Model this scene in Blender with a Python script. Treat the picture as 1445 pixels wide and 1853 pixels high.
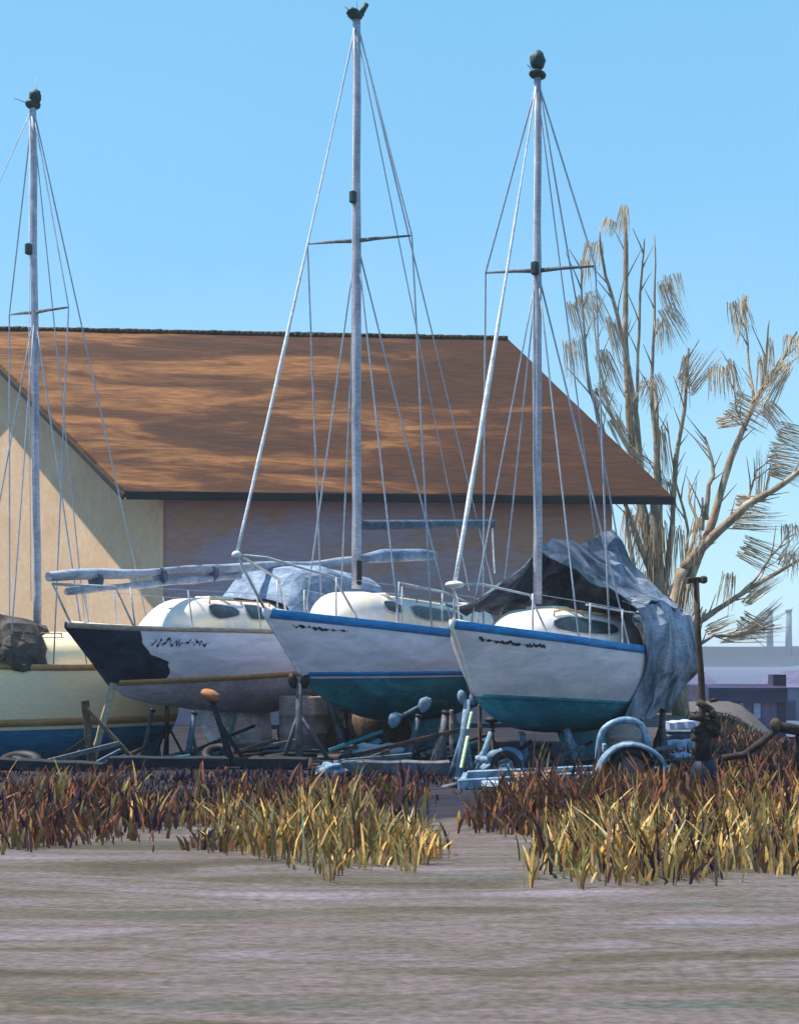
import bpy, math, random
from mathutils import Vector, Matrix, noise
random.seed(11)
S = bpy.context.scene
for o in list(bpy.data.objects): bpy.data.objects.remove(o)
C = S.collection
R = math.radians
F = 2400.0; HX = 722.5; HY = 1190.0; EYE = 1.65
# ------------------------------------------------------------------ camera
cd = bpy.data.cameras.new('camera'); cam = bpy.data.objects.new('camera', cd); C.objects.link(cam)
cam.location = (0, 0, EYE); cam.rotation_euler = (R(90), 0, 0)
cd.sensor_fit = 'VERTICAL'; cd.sensor_height = 36; cd.lens = F / 1853 * 36
cd.shift_y = (HY - 926.5) / 1853; cd.clip_end = 6000
S.camera = cam
S.render.resolution_x = 798; S.render.resolution_y = 1024
# ------------------------------------------------------------------ light
SUN_AZ = 171.0      # angle of the direction to the sun, from +X towards +Y
SUN_EL = 63.0
w = bpy.data.worlds.new('World'); S.world = w; w.use_nodes = True
nt = w.node_tree; bg = nt.nodes['Background']
sky = nt.nodes.new('ShaderNodeTexSky'); sky.sky_type = 'NISHITA'; sky.sun_disc = False
sky.sun_elevation = R(SUN_EL); sky.sun_rotation = R(90 - SUN_AZ)
sky.air_density = 1.0; sky.dust_density = 0.3; sky.ozone_density = 1.6
bg.inputs[1].default_value = 0.15
# the same clear sky, tinted towards the day's milky cyan
tcw = nt.nodes.new('ShaderNodeTexCoord'); sxw = nt.nodes.new('ShaderNodeSeparateXYZ'); nt.links.new(tcw.outputs['Generated'], sxw.inputs[0])
rpw = nt.nodes.new('ShaderNodeValToRGB'); ew = rpw.color_ramp.elements; kw = .91 / (.15 * 1.74)
ew[0].position = 0.0; ew[0].color = (.47, .78, .93, 1); ew[1].position = .50; ew[1].color = (.19, .53, .85, 1)
q_ = ew.new(.14); q_.color = (.36, .69, .93, 1); q_ = ew.new(.3); q_.color = (.23, .57, .90, 1)
nzw = nt.nodes.new('ShaderNodeTexNoise'); nzw.inputs['Scale'].default_value = 5; nzw.inputs['Detail'].default_value = 3
nt.links.new(tcw.outputs['Generated'], nzw.inputs[0])
adw = nt.nodes.new('ShaderNodeMath'); adw.operation = 'MULTIPLY_ADD'; adw.inputs[1].default_value = .16
nt.links.new(nzw.outputs['Fac'], adw.inputs[0]); sbw = nt.nodes.new('ShaderNodeMath'); sbw.operation = 'SUBTRACT'; sbw.inputs[1].default_value = .08
nt.links.new(sxw.outputs[2], sbw.inputs[0]); nt.links.new(sbw.outputs[0], adw.inputs[2]); nt.links.new(adw.outputs[0], rpw.inputs[0])
vmw = nt.nodes.new('ShaderNodeVectorMath'); vmw.operation = 'SCALE'; vmw.inputs['Scale'].default_value = kw; nt.links.new(rpw.outputs[0], vmw.inputs[0])
mxw = nt.nodes.new('ShaderNodeMix'); mxw.data_type = 'RGBA'; mxw.inputs[0].default_value = .88
nt.links.new(sky.outputs[0], mxw.inputs[6]); nt.links.new(vmw.outputs[0], mxw.inputs[7]); nt.links.new(mxw.outputs[2], bg.inputs[0])
sd = bpy.data.lights.new('sun', 'SUN'); sun = bpy.data.objects.new('sun', sd); C.objects.link(sun)
sd.energy = 4.2; sd.angle = R(0.5); sd.color = (1, .90, .74)
sv = Vector((math.cos(R(SUN_EL)) * math.cos(R(SUN_AZ)), math.cos(R(SUN_EL)) * math.sin(R(SUN_AZ)), math.sin(R(SUN_EL))))
sun.rotation_euler = sv.to_track_quat('Z', 'Y').to_euler(); sun.location = (-20, 5, 30)
S.view_settings.view_transform = 'Standard'; S.view_settings.look = 'None'
S.view_settings.exposure = 1.0; S.view_settings.gamma = 1
# ------------------------------------------------------------------ helpers
def P(px, py, Y): return Vector(((px - HX) / F * Y, Y, EYE - (py - HY) / F * Y))
def sm(a, b, x):
    t = max(0, min(1, (x - a) / (b - a))); return t * t * (3 - 2 * t)
def gz(x, y):
    z = -0.36 * sm(-3.2, -5.4, x) * sm(19.5, 22.5, y) * (1 - sm(27, 30, y))
    q = sm(5.3, 8.5, x - 0.27 * (y - 24)); z -= 2.3 * q * sm(21, 44, y)
    z -= 2.3 * sm(50, 68, y) * (1 - q)
    z += 0.05 * noise.noise(Vector((x * .35, y * .35, 0)))
    return z
def G(px, py):           # the ground point seen at a pixel
    Y = EYE * F / max(py - HY, 5)
    for _ in range(12):
        x = (px - HX) / F * Y; Y = (EYE - gz(x, Y)) * F / max(py - HY, 5)
    x = (px - HX) / F * Y
    return Vector((x, Y, gz(x, Y)))
def onground(px, Y, dz=0):
    x = (px - HX) / F * Y; return Vector((x, Y, gz(x, Y) + dz))
def curve(pts, t):       # smooth interpolation through (t, v)
    if t <= pts[0][0]: return pts[0][1]
    if t >= pts[-1][0]: return pts[-1][1]
    for i in range(len(pts) - 1):
        if t <= pts[i + 1][0]:
            t0, v0 = pts[i]; t1, v1 = pts[i + 1]; h = t1 - t0
            def sl(k):
                if k == 0: return (pts[1][1] - pts[0][1]) / (pts[1][0] - pts[0][0])
                if k == len(pts) - 1: return (pts[-1][1] - pts[-2][1]) / (pts[-1][0] - pts[-2][0])
                return (pts[k + 1][1] - pts[k - 1][1]) / (pts[k + 1][0] - pts[k - 1][0])
            m0, m1 = sl(i) * h, sl(i + 1) * h; s = (t - t0) / h
            return (2*s**3-3*s**2+1)*v0 + (s**3-2*s**2+s)*m0 + (-2*s**3+3*s**2)*v1 + (s**3-s**2)*m1
class MB:
    def __init__(s): s.v = []; s.f = []; s.m = []; s.sm = []
    def add(s, vs, fs, m=0, smooth=False):
        o = len(s.v); s.v += [tuple(v) for v in vs]
        for f in fs: s.f.append([o + i for i in f]); s.m.append(m); s.sm.append(smooth)
        return s
    def grid(s, rows, m=0, smooth=True, closed=False, flip=False):
        n = len(rows[0]); vs = [p for r in rows for p in r]; fs = []
        for i in range(len(rows) - 1):
            for j in range(n if closed else n - 1):
                a = i*n + j; b = i*n + (j+1) % n; q = [a, b, b + n, a + n]
                fs.append(q[::-1] if flip else q)
        return s.add(vs, fs, m, smooth)
    def tube(s, pts, r, n=8, m=0, cap=True, sx=1.0):
        pts = [Vector(p) for p in pts]; rows = []
        if not isinstance(r, (list, tuple)): r = [r] * len(pts)
        prev = None
        for i, p in enumerate(pts):
            d = (pts[min(i+1, len(pts)-1)] - pts[max(i-1, 0)]).normalized()
            if prev is None:
                a = d.cross(Vector((0, 0, 1)));
                if a.length < .05: a = d.cross(Vector((0, 1, 0)))
            else: a = prev - d * prev.dot(d)
            a.normalize(); prev = a; b = d.cross(a)
            rows.append([p + (a * math.cos(2*math.pi*k/n) * sx + b * math.sin(2*math.pi*k/n)) * r[i] for k in range(n)])
        s.grid(rows, m, True, True)
        if cap:
            o = len(s.v) - n * len(rows)
            s.f.append([o + k for k in range(n)][::-1]); s.m.append(m); s.sm.append(False)
            o = len(s.v) - n
            s.f.append([o + k for k in range(n)]); s.m.append(m); s.sm.append(False)
        return s
    def box(s, c, sz, M=None, m=0, bev=.0):
        c = Vector(c); x, y, z = [q / 2 for q in sz]; M = M or Matrix.Identity(3)
        b = min(bev, x*.5, y*.5, z*.5)
        if b <= 0:
            vs = [c + M @ Vector((i*x, j*y, k*z)) for i in (-1, 1) for j in (-1, 1) for k in (-1, 1)]
            return s.add(vs, [(0,1,3,2),(4,6,7,5),(0,4,5,1),(2,3,7,6),(0,2,6,4),(1,5,7,3)], m)
        rings = []
        for zz, ins in ((-z, b), (-z + b, 0), (z - b, 0), (z, b)):
            X, Yy = x - ins, y - ins
            rings.append([c + M @ Vector(q) for q in ((-X+b,-Yy,zz),(X-b,-Yy,zz),(X,-Yy+b,zz),(X,Yy-b,zz),(X-b,Yy,zz),(-X+b,Yy,zz),(-X,Yy-b,zz),(-X,-Yy+b,zz))])
        s.grid(rings, m, False, True); o = len(s.v) - 32
        s.f.append([o + k for k in range(8)][::-1]); s.m.append(m); s.sm.append(False)
        s.f.append([o + 24 + k for k in range(8)]); s.m.append(m); s.sm.append(False)
        return s
    def beam(s, a, b, wd, ht, m=0, bev=.01):
        a = Vector(a); b = Vector(b); d = (b - a).normalized()
        y = Vector((0, 0, 1)).cross(d)
        if y.length < .05: y = Vector((1, 0, 0)).cross(d)
        y.normalize(); z = d.cross(y)
        return s.box((a + b) / 2, ((b - a).length, wd, ht), Matrix((d, y, z)).transposed(), m, bev)
    def blob(s, c, r, M=None, n=12, k=8, m=0, wob=0, seed=0):
        c = Vector(c); M = M or Matrix.Identity(3); rows = []
        for i in range(k + 1):
            th = math.pi * i / k; row = []
            for j in range(n):
                ph = 2 * math.pi * j / n
                d = Vector((math.sin(th)*math.cos(ph), math.sin(th)*math.sin(ph), math.cos(th)))
                q = 1 + wob * noise.noise(d * 1.7 + Vector((seed, 0, 0)))
                row.append(c + M @ Vector((d.x*r[0]*q, d.y*r[1]*q, d.z*r[2]*q)))
            rows.append(row)
        return s.grid(rows, m, True, True, True)
    def disc(s, c, ax, r, th, n=20, m=0):
        c = Vector(c); ax = Vector(ax).normalized(); return s.tube([c - ax*th/2, c + ax*th/2], r, n, m)
    def build(s, name, mats, parent=None):
        me = bpy.data.meshes.new(name); me.from_pydata(s.v, [], s.f)
        for mm in (mats if isinstance(mats, (list, tuple)) else [mats]): me.materials.append(mm)
        for p, mi, q in zip(me.polygons, s.m, s.sm): p.material_index = mi; p.use_smooth = q
        me.update(); o = bpy.data.objects.new(name, me); C.objects.link(o)
        if parent: o.parent = parent
        return o
def tag(o, label=None, cat=None, group=None, kind=None):
    if label: o['label'] = label
    if cat: o['category'] = cat
    if group: o['group'] = group
    if kind: o['kind'] = kind
    return o
def empty(name, loc, rz=0):
    o = bpy.data.objects.new(name, None); C.objects.link(o); o.location = loc; o.rotation_euler = (0, 0, rz)
    o.empty_display_size = .3; return o
# ------------------------------------------------------------------ materials
def mat(name, c1, c2=None, c3=None, sc=(1, 1, 1), scale=4, rough=.7, bump=.15, detail=5, spec=.3, metal=0, bs=None, lo=.38, hi=.62, grain=.35, gs=None, xb=0):
    m = bpy.data.materials.new(name); m.use_nodes = True; n = m.node_tree; L = n.links
    b = n.nodes['Principled BSDF']; b.inputs['Roughness'].default_value = rough
    b.inputs['Specular IOR Level'].default_value = spec; b.inputs['Metallic'].default_value = metal
    c2 = c2 or tuple(x * .8 for x in c1)
    tc = n.nodes.new('ShaderNodeTexCoord'); mp = n.nodes.new('ShaderNodeMapping'); mp.inputs['Scale'].default_value = sc
    L.new(tc.outputs['Object'], mp.inputs[0])
    no = n.nodes.new('ShaderNodeTexNoise'); no.inputs['Scale'].default_value = scale; no.inputs['Detail'].default_value = detail
    no.inputs['Distortion'].default_value = .6; no.inputs['Roughness'].default_value = .6
    L.new(mp.outputs[0], no.inputs[0])
    cr = n.nodes.new('ShaderNodeValToRGB'); e = cr.color_ramp.elements
    e[0].position = lo; e[0].color = (*c1, 1); e[1].position = hi; e[1].color = (*c2, 1)
    if c3: q = e.new((lo + hi) / 2); q.color = (*c3, 1)
    fo = no.outputs['Fac']
    if xb:
        sxx = n.nodes.new('ShaderNodeSeparateXYZ'); L.new(tc.outputs['Object'], sxx.inputs[0])
        mm_ = n.nodes.new('ShaderNodeMath'); mm_.operation = 'MULTIPLY_ADD'; L.new(sxx.outputs[0], mm_.inputs[0]); mm_.inputs[1].default_value = -xb; L.new(fo, mm_.inputs[2]); fo = mm_.outputs[0]
    L.new(fo, cr.inputs[0]); out = cr.outputs[0]
    if grain:
        mg = n.nodes.new('ShaderNodeMapping'); mg.inputs['Scale'].default_value = gs or (1.2, 1.2, 5)
        L.new(tc.outputs['Object'], mg.inputs[0])
        ng = n.nodes.new('ShaderNodeTexNoise'); ng.inputs['Scale'].default_value = 7; ng.inputs['Detail'].default_value = 6; ng.inputs['Roughness'].default_value = .65
        L.new(mg.outputs[0], ng.inputs[0])
        rg = n.nodes.new('ShaderNodeMapRange'); rg.inputs[1].default_value = .3; rg.inputs[2].default_value = .7; rg.inputs[3].default_value = 1 - grain; rg.inputs[4].default_value = 1 + grain * .6
        L.new(ng.outputs['Fac'], rg.inputs[0])
        vg = n.nodes.new('ShaderNodeVectorMath'); vg.operation = 'SCALE'; L.new(out, vg.inputs[0]); L.new(rg.outputs[0], vg.inputs['Scale']); out = vg.outputs[0]
    L.new(out, b.inputs['Base Color'])
    if bump:
        n2 = n.nodes.new('ShaderNodeTexNoise'); n2.inputs['Scale'].default_value = bs or scale * 5; n2.inputs['Detail'].default_value = 4
        L.new(mp.outputs[0], n2.inputs[0])
        bp = n.nodes.new('ShaderNodeBump'); bp.inputs['Strength'].default_value = bump; bp.inputs['Distance'].default_value = .02
        L.new(n2.outputs['Fac'], bp.inputs['Height']); L.new(bp.outputs[0], b.inputs['Normal'])
    return m
M = {}
M['white'] = mat('white_gelcoat', (.84, .78, .88), (.62, .58, .68), sc=(.5, 1, 2.2), scale=2.2, rough=.45, grain=.10)
M['whitepink'] = mat('chalky_gelcoat', (.74, .65, .68), (.54, .49, .54), sc=(.5, 1, 2.2), scale=2.2, rough=.55, grain=.12)
M['cream'] = mat('cream_gelcoat', (.97, .80, .50), (.86, .73, .55), sc=(.6, 1, 1.4), scale=1.6, rough=.5, grain=.10)
M['cabin'] = mat('cabin_white', (.78, .68, .54), (.62, .57, .60), scale=2.5, rough=.5, grain=.08)
M['blue'] = mat('blue_paint', (.012, .17, .46), (.02, .25, .58), sc=(.5, 1, 1), scale=4, rough=.5)
M['teal'] = mat('teal_antifouling', (.014, .135, .21), (.045, .30, .37), (.02, .20, .28), sc=(.4, 1, 1), scale=2.5, rough=.8)
M['deepblue'] = mat('blue_antifouling', (.01, .15, .34), (.025, .24, .46), sc=(.4, 1, 1), scale=2.5, rough=.75)
M['greybot'] = mat('grey_antifouling', (.40, .37, .46), (.56, .52, .60), sc=(.5, 1, 1.5), scale=2.5, rough=.85)
M['keelgreen'] = mat('weathered_keel', (.80, .70, .74), (.10, .30, .22), (.60, .55, .62), scale=2.2, rough=.85, lo=.42, hi=.66)
M['tan'] = mat('tan_stripe', (.42, .23, .09), (.52, .30, .13), sc=(.4, 1, 1), scale=5, rough=.6)
M['tanlight'] = mat('weathered_teak', (.36, .27, .2), (.46, .36, .28), sc=(.4, 1, 1), scale=5, rough=.7)
M['navy'] = mat('navy_sheet', (.008, .012, .028), (.02, .035, .07), sc=(.6, 1, 1.3), scale=3, rough=.7, bump=.4)
M['dark'] = mat('black_rubber', (.010, .010, .014), (.025, .025, .032), scale=6, rough=.6)
M['glass'] = mat('smoked_window', (.02, .028, .035), (.05, .06, .07), scale=5, rough=.25, spec=.5, bump=.02)
M['alu'] = mat('weathered_aluminium', (.26, .27, .35), (.42, .43, .52), sc=(1, 1, .5), scale=4, rough=.5, bump=.1)
M['alulight'] = mat('pale_spar', (.40, .42, .52), (.22, .24, .31), sc=(.5, 1, 1), scale=3, rough=.6)
M['steel'] = mat('stainless_rail', (.42, .46, .52), (.55, .58, .62), scale=5, rough=.4)
M['wire'] = mat('rigging_wire', (.26, .32, .42), (.36, .42, .52), scale=3, rough=.6, bump=0)
M['jib'] = mat('furled_sail', (.70, .73, .78), (.55, .58, .64), sc=(1, 1, .6), scale=6, rough=.8, bump=.4)
M['bluecanvas'] = mat('blue_grey_canvas', (.12, .17, .26), (.26, .34, .48), (.18, .24, .36), scale=1.8, rough=.9, bump=.4)
M['slate'] = mat('dark_slate_tarp', (.030, .048, .085), (.20, .245, .34), (.08, .11, .165), sc=(1.3, 1.3, .5), scale=1.3, rough=.85, bump=.5, lo=.36, hi=.64)
M['slatelight'] = mat('pale_slate_tarp', (.34, .37, .47), (.045, .065, .095), (.19, .22, .29), sc=(1.6, 1.6, .4), scale=1.6, rough=.85, bump=.5, lo=.40, hi=.62)
M['browntarp'] = mat('dark_brown_tarp', (.035, .03, .032), (.10, .085, .08), scale=2.5, rough=.9, bump=.6)
M['wood'] = mat('old_timber', (.07, .045, .03), (.16, .11, .08), sc=(3, 3, .5), scale=4, rough=.9, bump=.5)
M['woodpale'] = mat('bleached_timber', (.30, .25, .19), (.42, .36, .28), sc=(3, 3, .5), scale=4, rough=.9, bump=.5)
M['darkwood'] = mat('tarred_timber', (.006, .012, .028), (.022, .025, .032), sc=(.6, 2, 2), scale=4, rough=.85, bump=.5)
M['bluesteel'] = mat('blue_grey_steel', (.04, .07, .12), (.10, .14, .20), scale=5, rough=.7, bump=.3)
M['greysteel'] = mat('grey_steel', (.07, .07, .09), (.15, .15, .18), scale=5, rough=.7, bump=.3)
M['paleblue'] = mat('pale_blue_paint', (.16, .27, .40), (.30, .42, .56), (.11, .19, .29), scale=3.5, rough=.65, bump=.3)
M['palelav'] = mat('pale_lavender_paint', (.36, .42, .64), (.45, .50, .70), scale=3.5, rough=.7)
M['lime'] = mat('pale_lime_sunlight', (.66, .74, .46), (.55, .64, .42), scale=5, rough=.7)
M['rust'] = mat('rusty_orange', (.34, .12, .05), (.42, .18, .08), scale=6, rough=.85, bump=.4)
M['iron'] = mat('dark_rusted_iron', (.018, .014, .016), (.05, .035, .03), (.03, .022, .022), scale=5, rough=.85, bump=.6)
M['poleb'] = mat('dark_stained_pole', (.035, .024, .02), (.075, .05, .04), sc=(3, 3, .5), scale=4, rough=.9, bump=.4)
M['pinkish'] = mat('dusty_pink_board', (.34, .26, .25), (.26, .19, .19), scale=3, rough=.9)
# ------------------------------------------------------------------ ground
def ground_material():
    m = bpy.data.materials.new('gravel_yard'); m.use_nodes = True; n = m.node_tree; L = n.links
    b = n.nodes['Principled BSDF']; b.inputs['Roughness'].default_value = .95; b.inputs['Specular IOR Level'].default_value = .15
    tc = n.nodes.new('ShaderNodeTexCoord')
    def noi(sc, s, det=4, dist=.4):
        mp = n.nodes.new('ShaderNodeMapping'); mp.inputs['Scale'].default_value = sc; L.new(tc.outputs['Object'], mp.inputs[0])
        q = n.nodes.new('ShaderNodeTexNoise'); q.inputs['Scale'].default_value = s; q.inputs['Detail'].default_value = det
        q.inputs['Distortion'].default_value = dist; L.new(mp.outputs[0], q.inputs[0]); return q.outputs['Fac']
    def ramp(f, *st):
        r = n.nodes.new('ShaderNodeValToRGB'); e = r.color_ramp.elements
        e[0].position, e[0].color = st[0][0], (*st[0][1], 1); e[1].position, e[1].color = st[-1][0], (*st[-1][1], 1)
        for p, c in st[1:-1]: q = e.new(p); q.color = (*c, 1)
        L.new(f, r.inputs[0]); return r.outputs[0]
    def mix(a, c, f):
        x = n.nodes.new('ShaderNodeMix'); x.data_type = 'RGBA'
        L.new(a, x.inputs[6]); L.new(c, x.inputs[7])
        if isinstance(f, float): x.inputs[0].default_value = f
        else: L.new(f, x.inputs[0])
        return x.outputs[2]
    base = ramp(noi((.30, 1.6, 1), 1.05, 4, .3), (.33, (.058, .049, .041)), (.42, (.086, .071, .060)), (.49, (.125, .102, .112)), (.55, (.088, .074, .068)), (.61, (.122, .102, .114)), (.70, (.172, .145, .185)))
    strk = ramp(noi((.20, 1.9, 1), 1.3, 3, .2), (.60, (0, 0, 0)), (.68, (.7, .7, .7)))
    grn = ramp(noi((1, 1, 1), 1.0), (.3, (.055, .07, .065)), (.7, (.07, .075, .07)))
    col = mix(base, grn, strk)
    fine = ramp(noi((1, 2.0, 1), 14, 7, 0), (.32, (.62, .62, .62)), (.68, (1.35, 1.35, 1.35)))
    x = n.nodes.new('ShaderNodeMix'); x.data_type = 'RGBA'; x.blend_type = 'MULTIPLY'; x.inputs[0].default_value = .8
    L.new(col, x.inputs[6]); L.new(fine, x.inputs[7]); col = x.outputs[2]
    # boat shade painted into the ground colour as a dark zone, ragged edge
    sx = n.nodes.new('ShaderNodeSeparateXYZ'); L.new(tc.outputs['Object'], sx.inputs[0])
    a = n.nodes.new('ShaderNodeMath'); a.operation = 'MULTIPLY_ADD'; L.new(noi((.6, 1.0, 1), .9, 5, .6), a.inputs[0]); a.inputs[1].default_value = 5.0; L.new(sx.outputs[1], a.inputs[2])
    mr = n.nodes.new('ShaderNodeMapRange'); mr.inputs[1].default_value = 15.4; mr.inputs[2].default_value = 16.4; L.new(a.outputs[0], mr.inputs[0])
    boat_shade = ramp(noi((.6, 1.6, 1), 1.5, 5, .8), (.36, (.010, .014, .028)), (.52, (.020, .020, .032)), (.66, (.042, .032, .036)))  # dark tones of the painted boat shade
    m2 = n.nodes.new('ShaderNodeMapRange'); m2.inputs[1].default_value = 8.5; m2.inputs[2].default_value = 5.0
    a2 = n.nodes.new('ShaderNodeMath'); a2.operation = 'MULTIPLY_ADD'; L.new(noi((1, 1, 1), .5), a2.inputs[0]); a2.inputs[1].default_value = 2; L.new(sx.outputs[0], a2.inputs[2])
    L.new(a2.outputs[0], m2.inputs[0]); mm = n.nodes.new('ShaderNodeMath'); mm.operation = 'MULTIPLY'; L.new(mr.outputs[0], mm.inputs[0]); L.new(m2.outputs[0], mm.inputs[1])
    col = mix(col, boat_shade, mm.outputs[0])
    L.new(col, b.inputs['Base Color'])
    bp = n.nodes.new('ShaderNodeBump'); bp.inputs['Strength'].default_value = .5; bp.inputs['Distance'].default_value = .03
    L.new(noi((1, 1.6, 1), 14, 6, 0), bp.inputs['Height']); L.new(bp.outputs[0], b.inputs['Normal'])
    return m
xs = [-400, -200, -100, -60, -40, -30] + [-24 + i * .6 for i in range(101)] + [45, 60, 100, 200, 400]
ys = [-20, -8, 0] + [2 + i * .5 for i in range(110)] + [58, 60, 62, 65, 68, 72, 80]
g = MB(); g.grid([[(x, y, gz(x, y)) for x in xs] for y in ys], 0, True)
tag(g.build('ground', ground_material()), 'grey brown gravel yard with dark streaks and painted shade around the boats', 'ground', kind='structure')
mw = mat('estuary_water', (.08, .10, .17), (.10, .13, .21), sc=(.02, .3, 1), scale=1, rough=1, spec=0, bump=.1)
g = MB(); g.grid([[(x, y, -2.05) for x in (-3000, -300, 0, 300, 3000)] for y in (62, 200, 700, 4500)], 0, False)
tag(g.build('water', mw), 'flat blue estuary water beyond the yard', 'water', kind='structure')
mh = mat('hazy_far_shore', (.15, .185, .27), (.18, .215, .30), scale=.02, rough=1, bump=0, spec=0)  # blue haze of distance mixed into the base colour
g = MB(); rows = []
for k, (dy, f) in enumerate(((0, 0), (6, .7), (16, 1), (200, 1.05), (320, .1))):
    rows.append([(x, 520 + dy + 25 * noise.noise(Vector((x * .004, k, 0))), -2.1 + f * (8.3 + 1.1 * noise.noise(Vector((x * .02, 3, 0))) + .35 * noise.noise(Vector((x * .15, 7, 0))))) for x in range(-900, 901, 12)])
g.grid(rows, 0, True); tag(g.build('hills', mh), 'low blue grey wooded shore across the water', 'hills', kind='structure')
# ------------------------------------------------------------------ barn
def barn():
    v = Vector((6.24, -5.8)).normalized()      # down slope towards us, in plan
    a = Vector((.996, .088))                    # along the ridge
    EL = P(226, 888, 31.2); ER = P(1215, 897, 32.3); RL = P(-62, 597, 37); RR = P(918, 611, 38.2)
    EL.z = ER.z = 5.585; RL.z = RR.z = 10.83
    root = empty('barn', (0, 33, 0)); o = Vector((0, 33, 0))
    tag(root, 'large barn with a rusty brown roof and a cream gable end behind the boats', 'barn')
    roof = mat('weathered_roof', (.042, .014, .007), (.205, .085, .030), (.068, .023, .009), sc=(.22, .8, 1.2), scale=1.0, grain=.6, gs=(.25, 1.6, 2.2), xb=.012, rough=.9, bump=.6, detail=8, lo=.42, hi=.66, bs=9)
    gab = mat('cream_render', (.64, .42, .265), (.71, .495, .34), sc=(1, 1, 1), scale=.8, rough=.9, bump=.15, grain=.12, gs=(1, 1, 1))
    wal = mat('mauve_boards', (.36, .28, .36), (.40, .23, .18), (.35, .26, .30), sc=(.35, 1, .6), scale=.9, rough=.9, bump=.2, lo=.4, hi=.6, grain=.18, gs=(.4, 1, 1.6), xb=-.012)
    fas = mat('dark_eave_board', (.015, .013, .017), (.03, .024, .026), sc=(.3, 1, 1), scale=3, rough=.8)
    rdg = mat('mossy_ridge', (.03, .018, .010), (.075, .045, .025), sc=(.5, 1, 1), scale=3, rough=.95)
    # the back half mirrors the front across the ridge
    BL = Vector((2*RL.x - EL.x, 2*RL.y - EL.y, EL.z)); BR = Vector((2*RR.x - ER.x, 2*RR.y - ER.y, ER.z))
    th = Vector((0, 0, -.16)); g = MB()
    def slab(p, q, r, s_):     # eave l, eave r, ridge r, ridge l
        n = 40; m_ = 14; rows = []
        for i in range(m_ + 1):
            f = i / m_; A = p.lerp(s_, f); B = q.lerp(r, f); row = []
            for j in range(n + 1):
                k = j / n; x = A.lerp(B, k)
                x.z += .035 * noise.noise(Vector((k * 9, f * 4, 1))) * (1 if 0 < i < m_ else .8)
                row.append(x - o)
            rows.append(row)
        g.grid(rows, 0, True)
        g.grid([[x + th for x in r_] for r_ in rows], 0, False, flip=True)
        for lst in (rows[0], [r_[0] for r_ in rows], [r_[-1] for r_ in rows]):
            g.grid([lst, [x + th for x in lst]], 0, False)
    slab(EL, ER, RR, RL); slab(BL, BR, RR, RL)
    g.build('roof', roof, root)
    g = MB(); n = 90   # ridge tiles, slightly uneven
    for j in range(n):
        rr_ = .075 + .012 * random.random(); p = RL.lerp(RR, j / n); q = RL.lerp(RR, (j + .97) / n); dz = Vector((0, 0, .012 * random.random()))
        g.tube([p - o + dz, q - o + dz], rr_, 8)
    g.build('ridge_cap', rdg, root)
    g = MB(); d = Vector((.05, -.06, -.12)); g.beam(EL - o + d, ER - o + d, .05, .2); g.build('fascia', fas, root)
    g = MB(); d = Vector((-.03, .0, -.16)); g.beam(EL - o + d, RL - o + d, .05, .14); g.build('barge_board', fas, root)
    # walls
    W1 = Vector((EL.x + 1.55 * a.x, EL.y + 1.55 * a.y)) - v * 1.15
    W2 = Vector((ER.x - .5 * a.x, ER.y - .5 * a.y)) - v * 1.15
    half = Vector((RL.x - EL.x, RL.y - EL.y)); L = half.length
    # slope height at a plan distance u from the eave
    zat = lambda u: 5.585 + (10.83 - 5.585) * u / L - .26
    g = MB(); zt = zat(1.15)
    g.grid([[Vector((W1.x, W1.y, z)).lerp(Vector((W2.x, W2.y, z)), k / 24) - o for k in range(25)] for z in (-.1, 1.5, 3.2, zt)], 0, False)
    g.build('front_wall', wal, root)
    K = Vector((W1.x, W1.y)) - v * (L - 1.15); B1 = Vector((W1.x, W1.y)) - v * (2 * L - 2.3)
    g = MB(); q = lambda p, z: Vector((p.x, p.y, z)) - o
    g.add([q(W1, -.1), q(B1, -.1), q(B1, zt), q(K, zat(L)), q(W1, zt)], [(0, 4, 3, 2, 1)])
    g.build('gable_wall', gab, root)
    K2 = Vector((RR.x - .5 * a.x, RR.y - .5 * a.y)); B2 = Vector((BR.x - .5 * a.x, BR.y - .5 * a.y)) + v * 1.15
    g = MB(); g.add([q(W2, -.1), q(B2, -.1), q(B2, zt), q(K2, zat(L)), q(W2, zt)], [(0, 1, 2, 3, 4)])
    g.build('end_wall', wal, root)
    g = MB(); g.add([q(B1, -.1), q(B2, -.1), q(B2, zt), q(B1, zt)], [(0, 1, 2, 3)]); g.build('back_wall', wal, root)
    # corner board
    g = MB(); g.beam(q(W1, -.1) + Vector((0, -.03, 0)), q(W1, zt - .02) + Vector((0, -.03, 0)), .1, .1); g.build('corner_board', gab, root)
barn()
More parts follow.
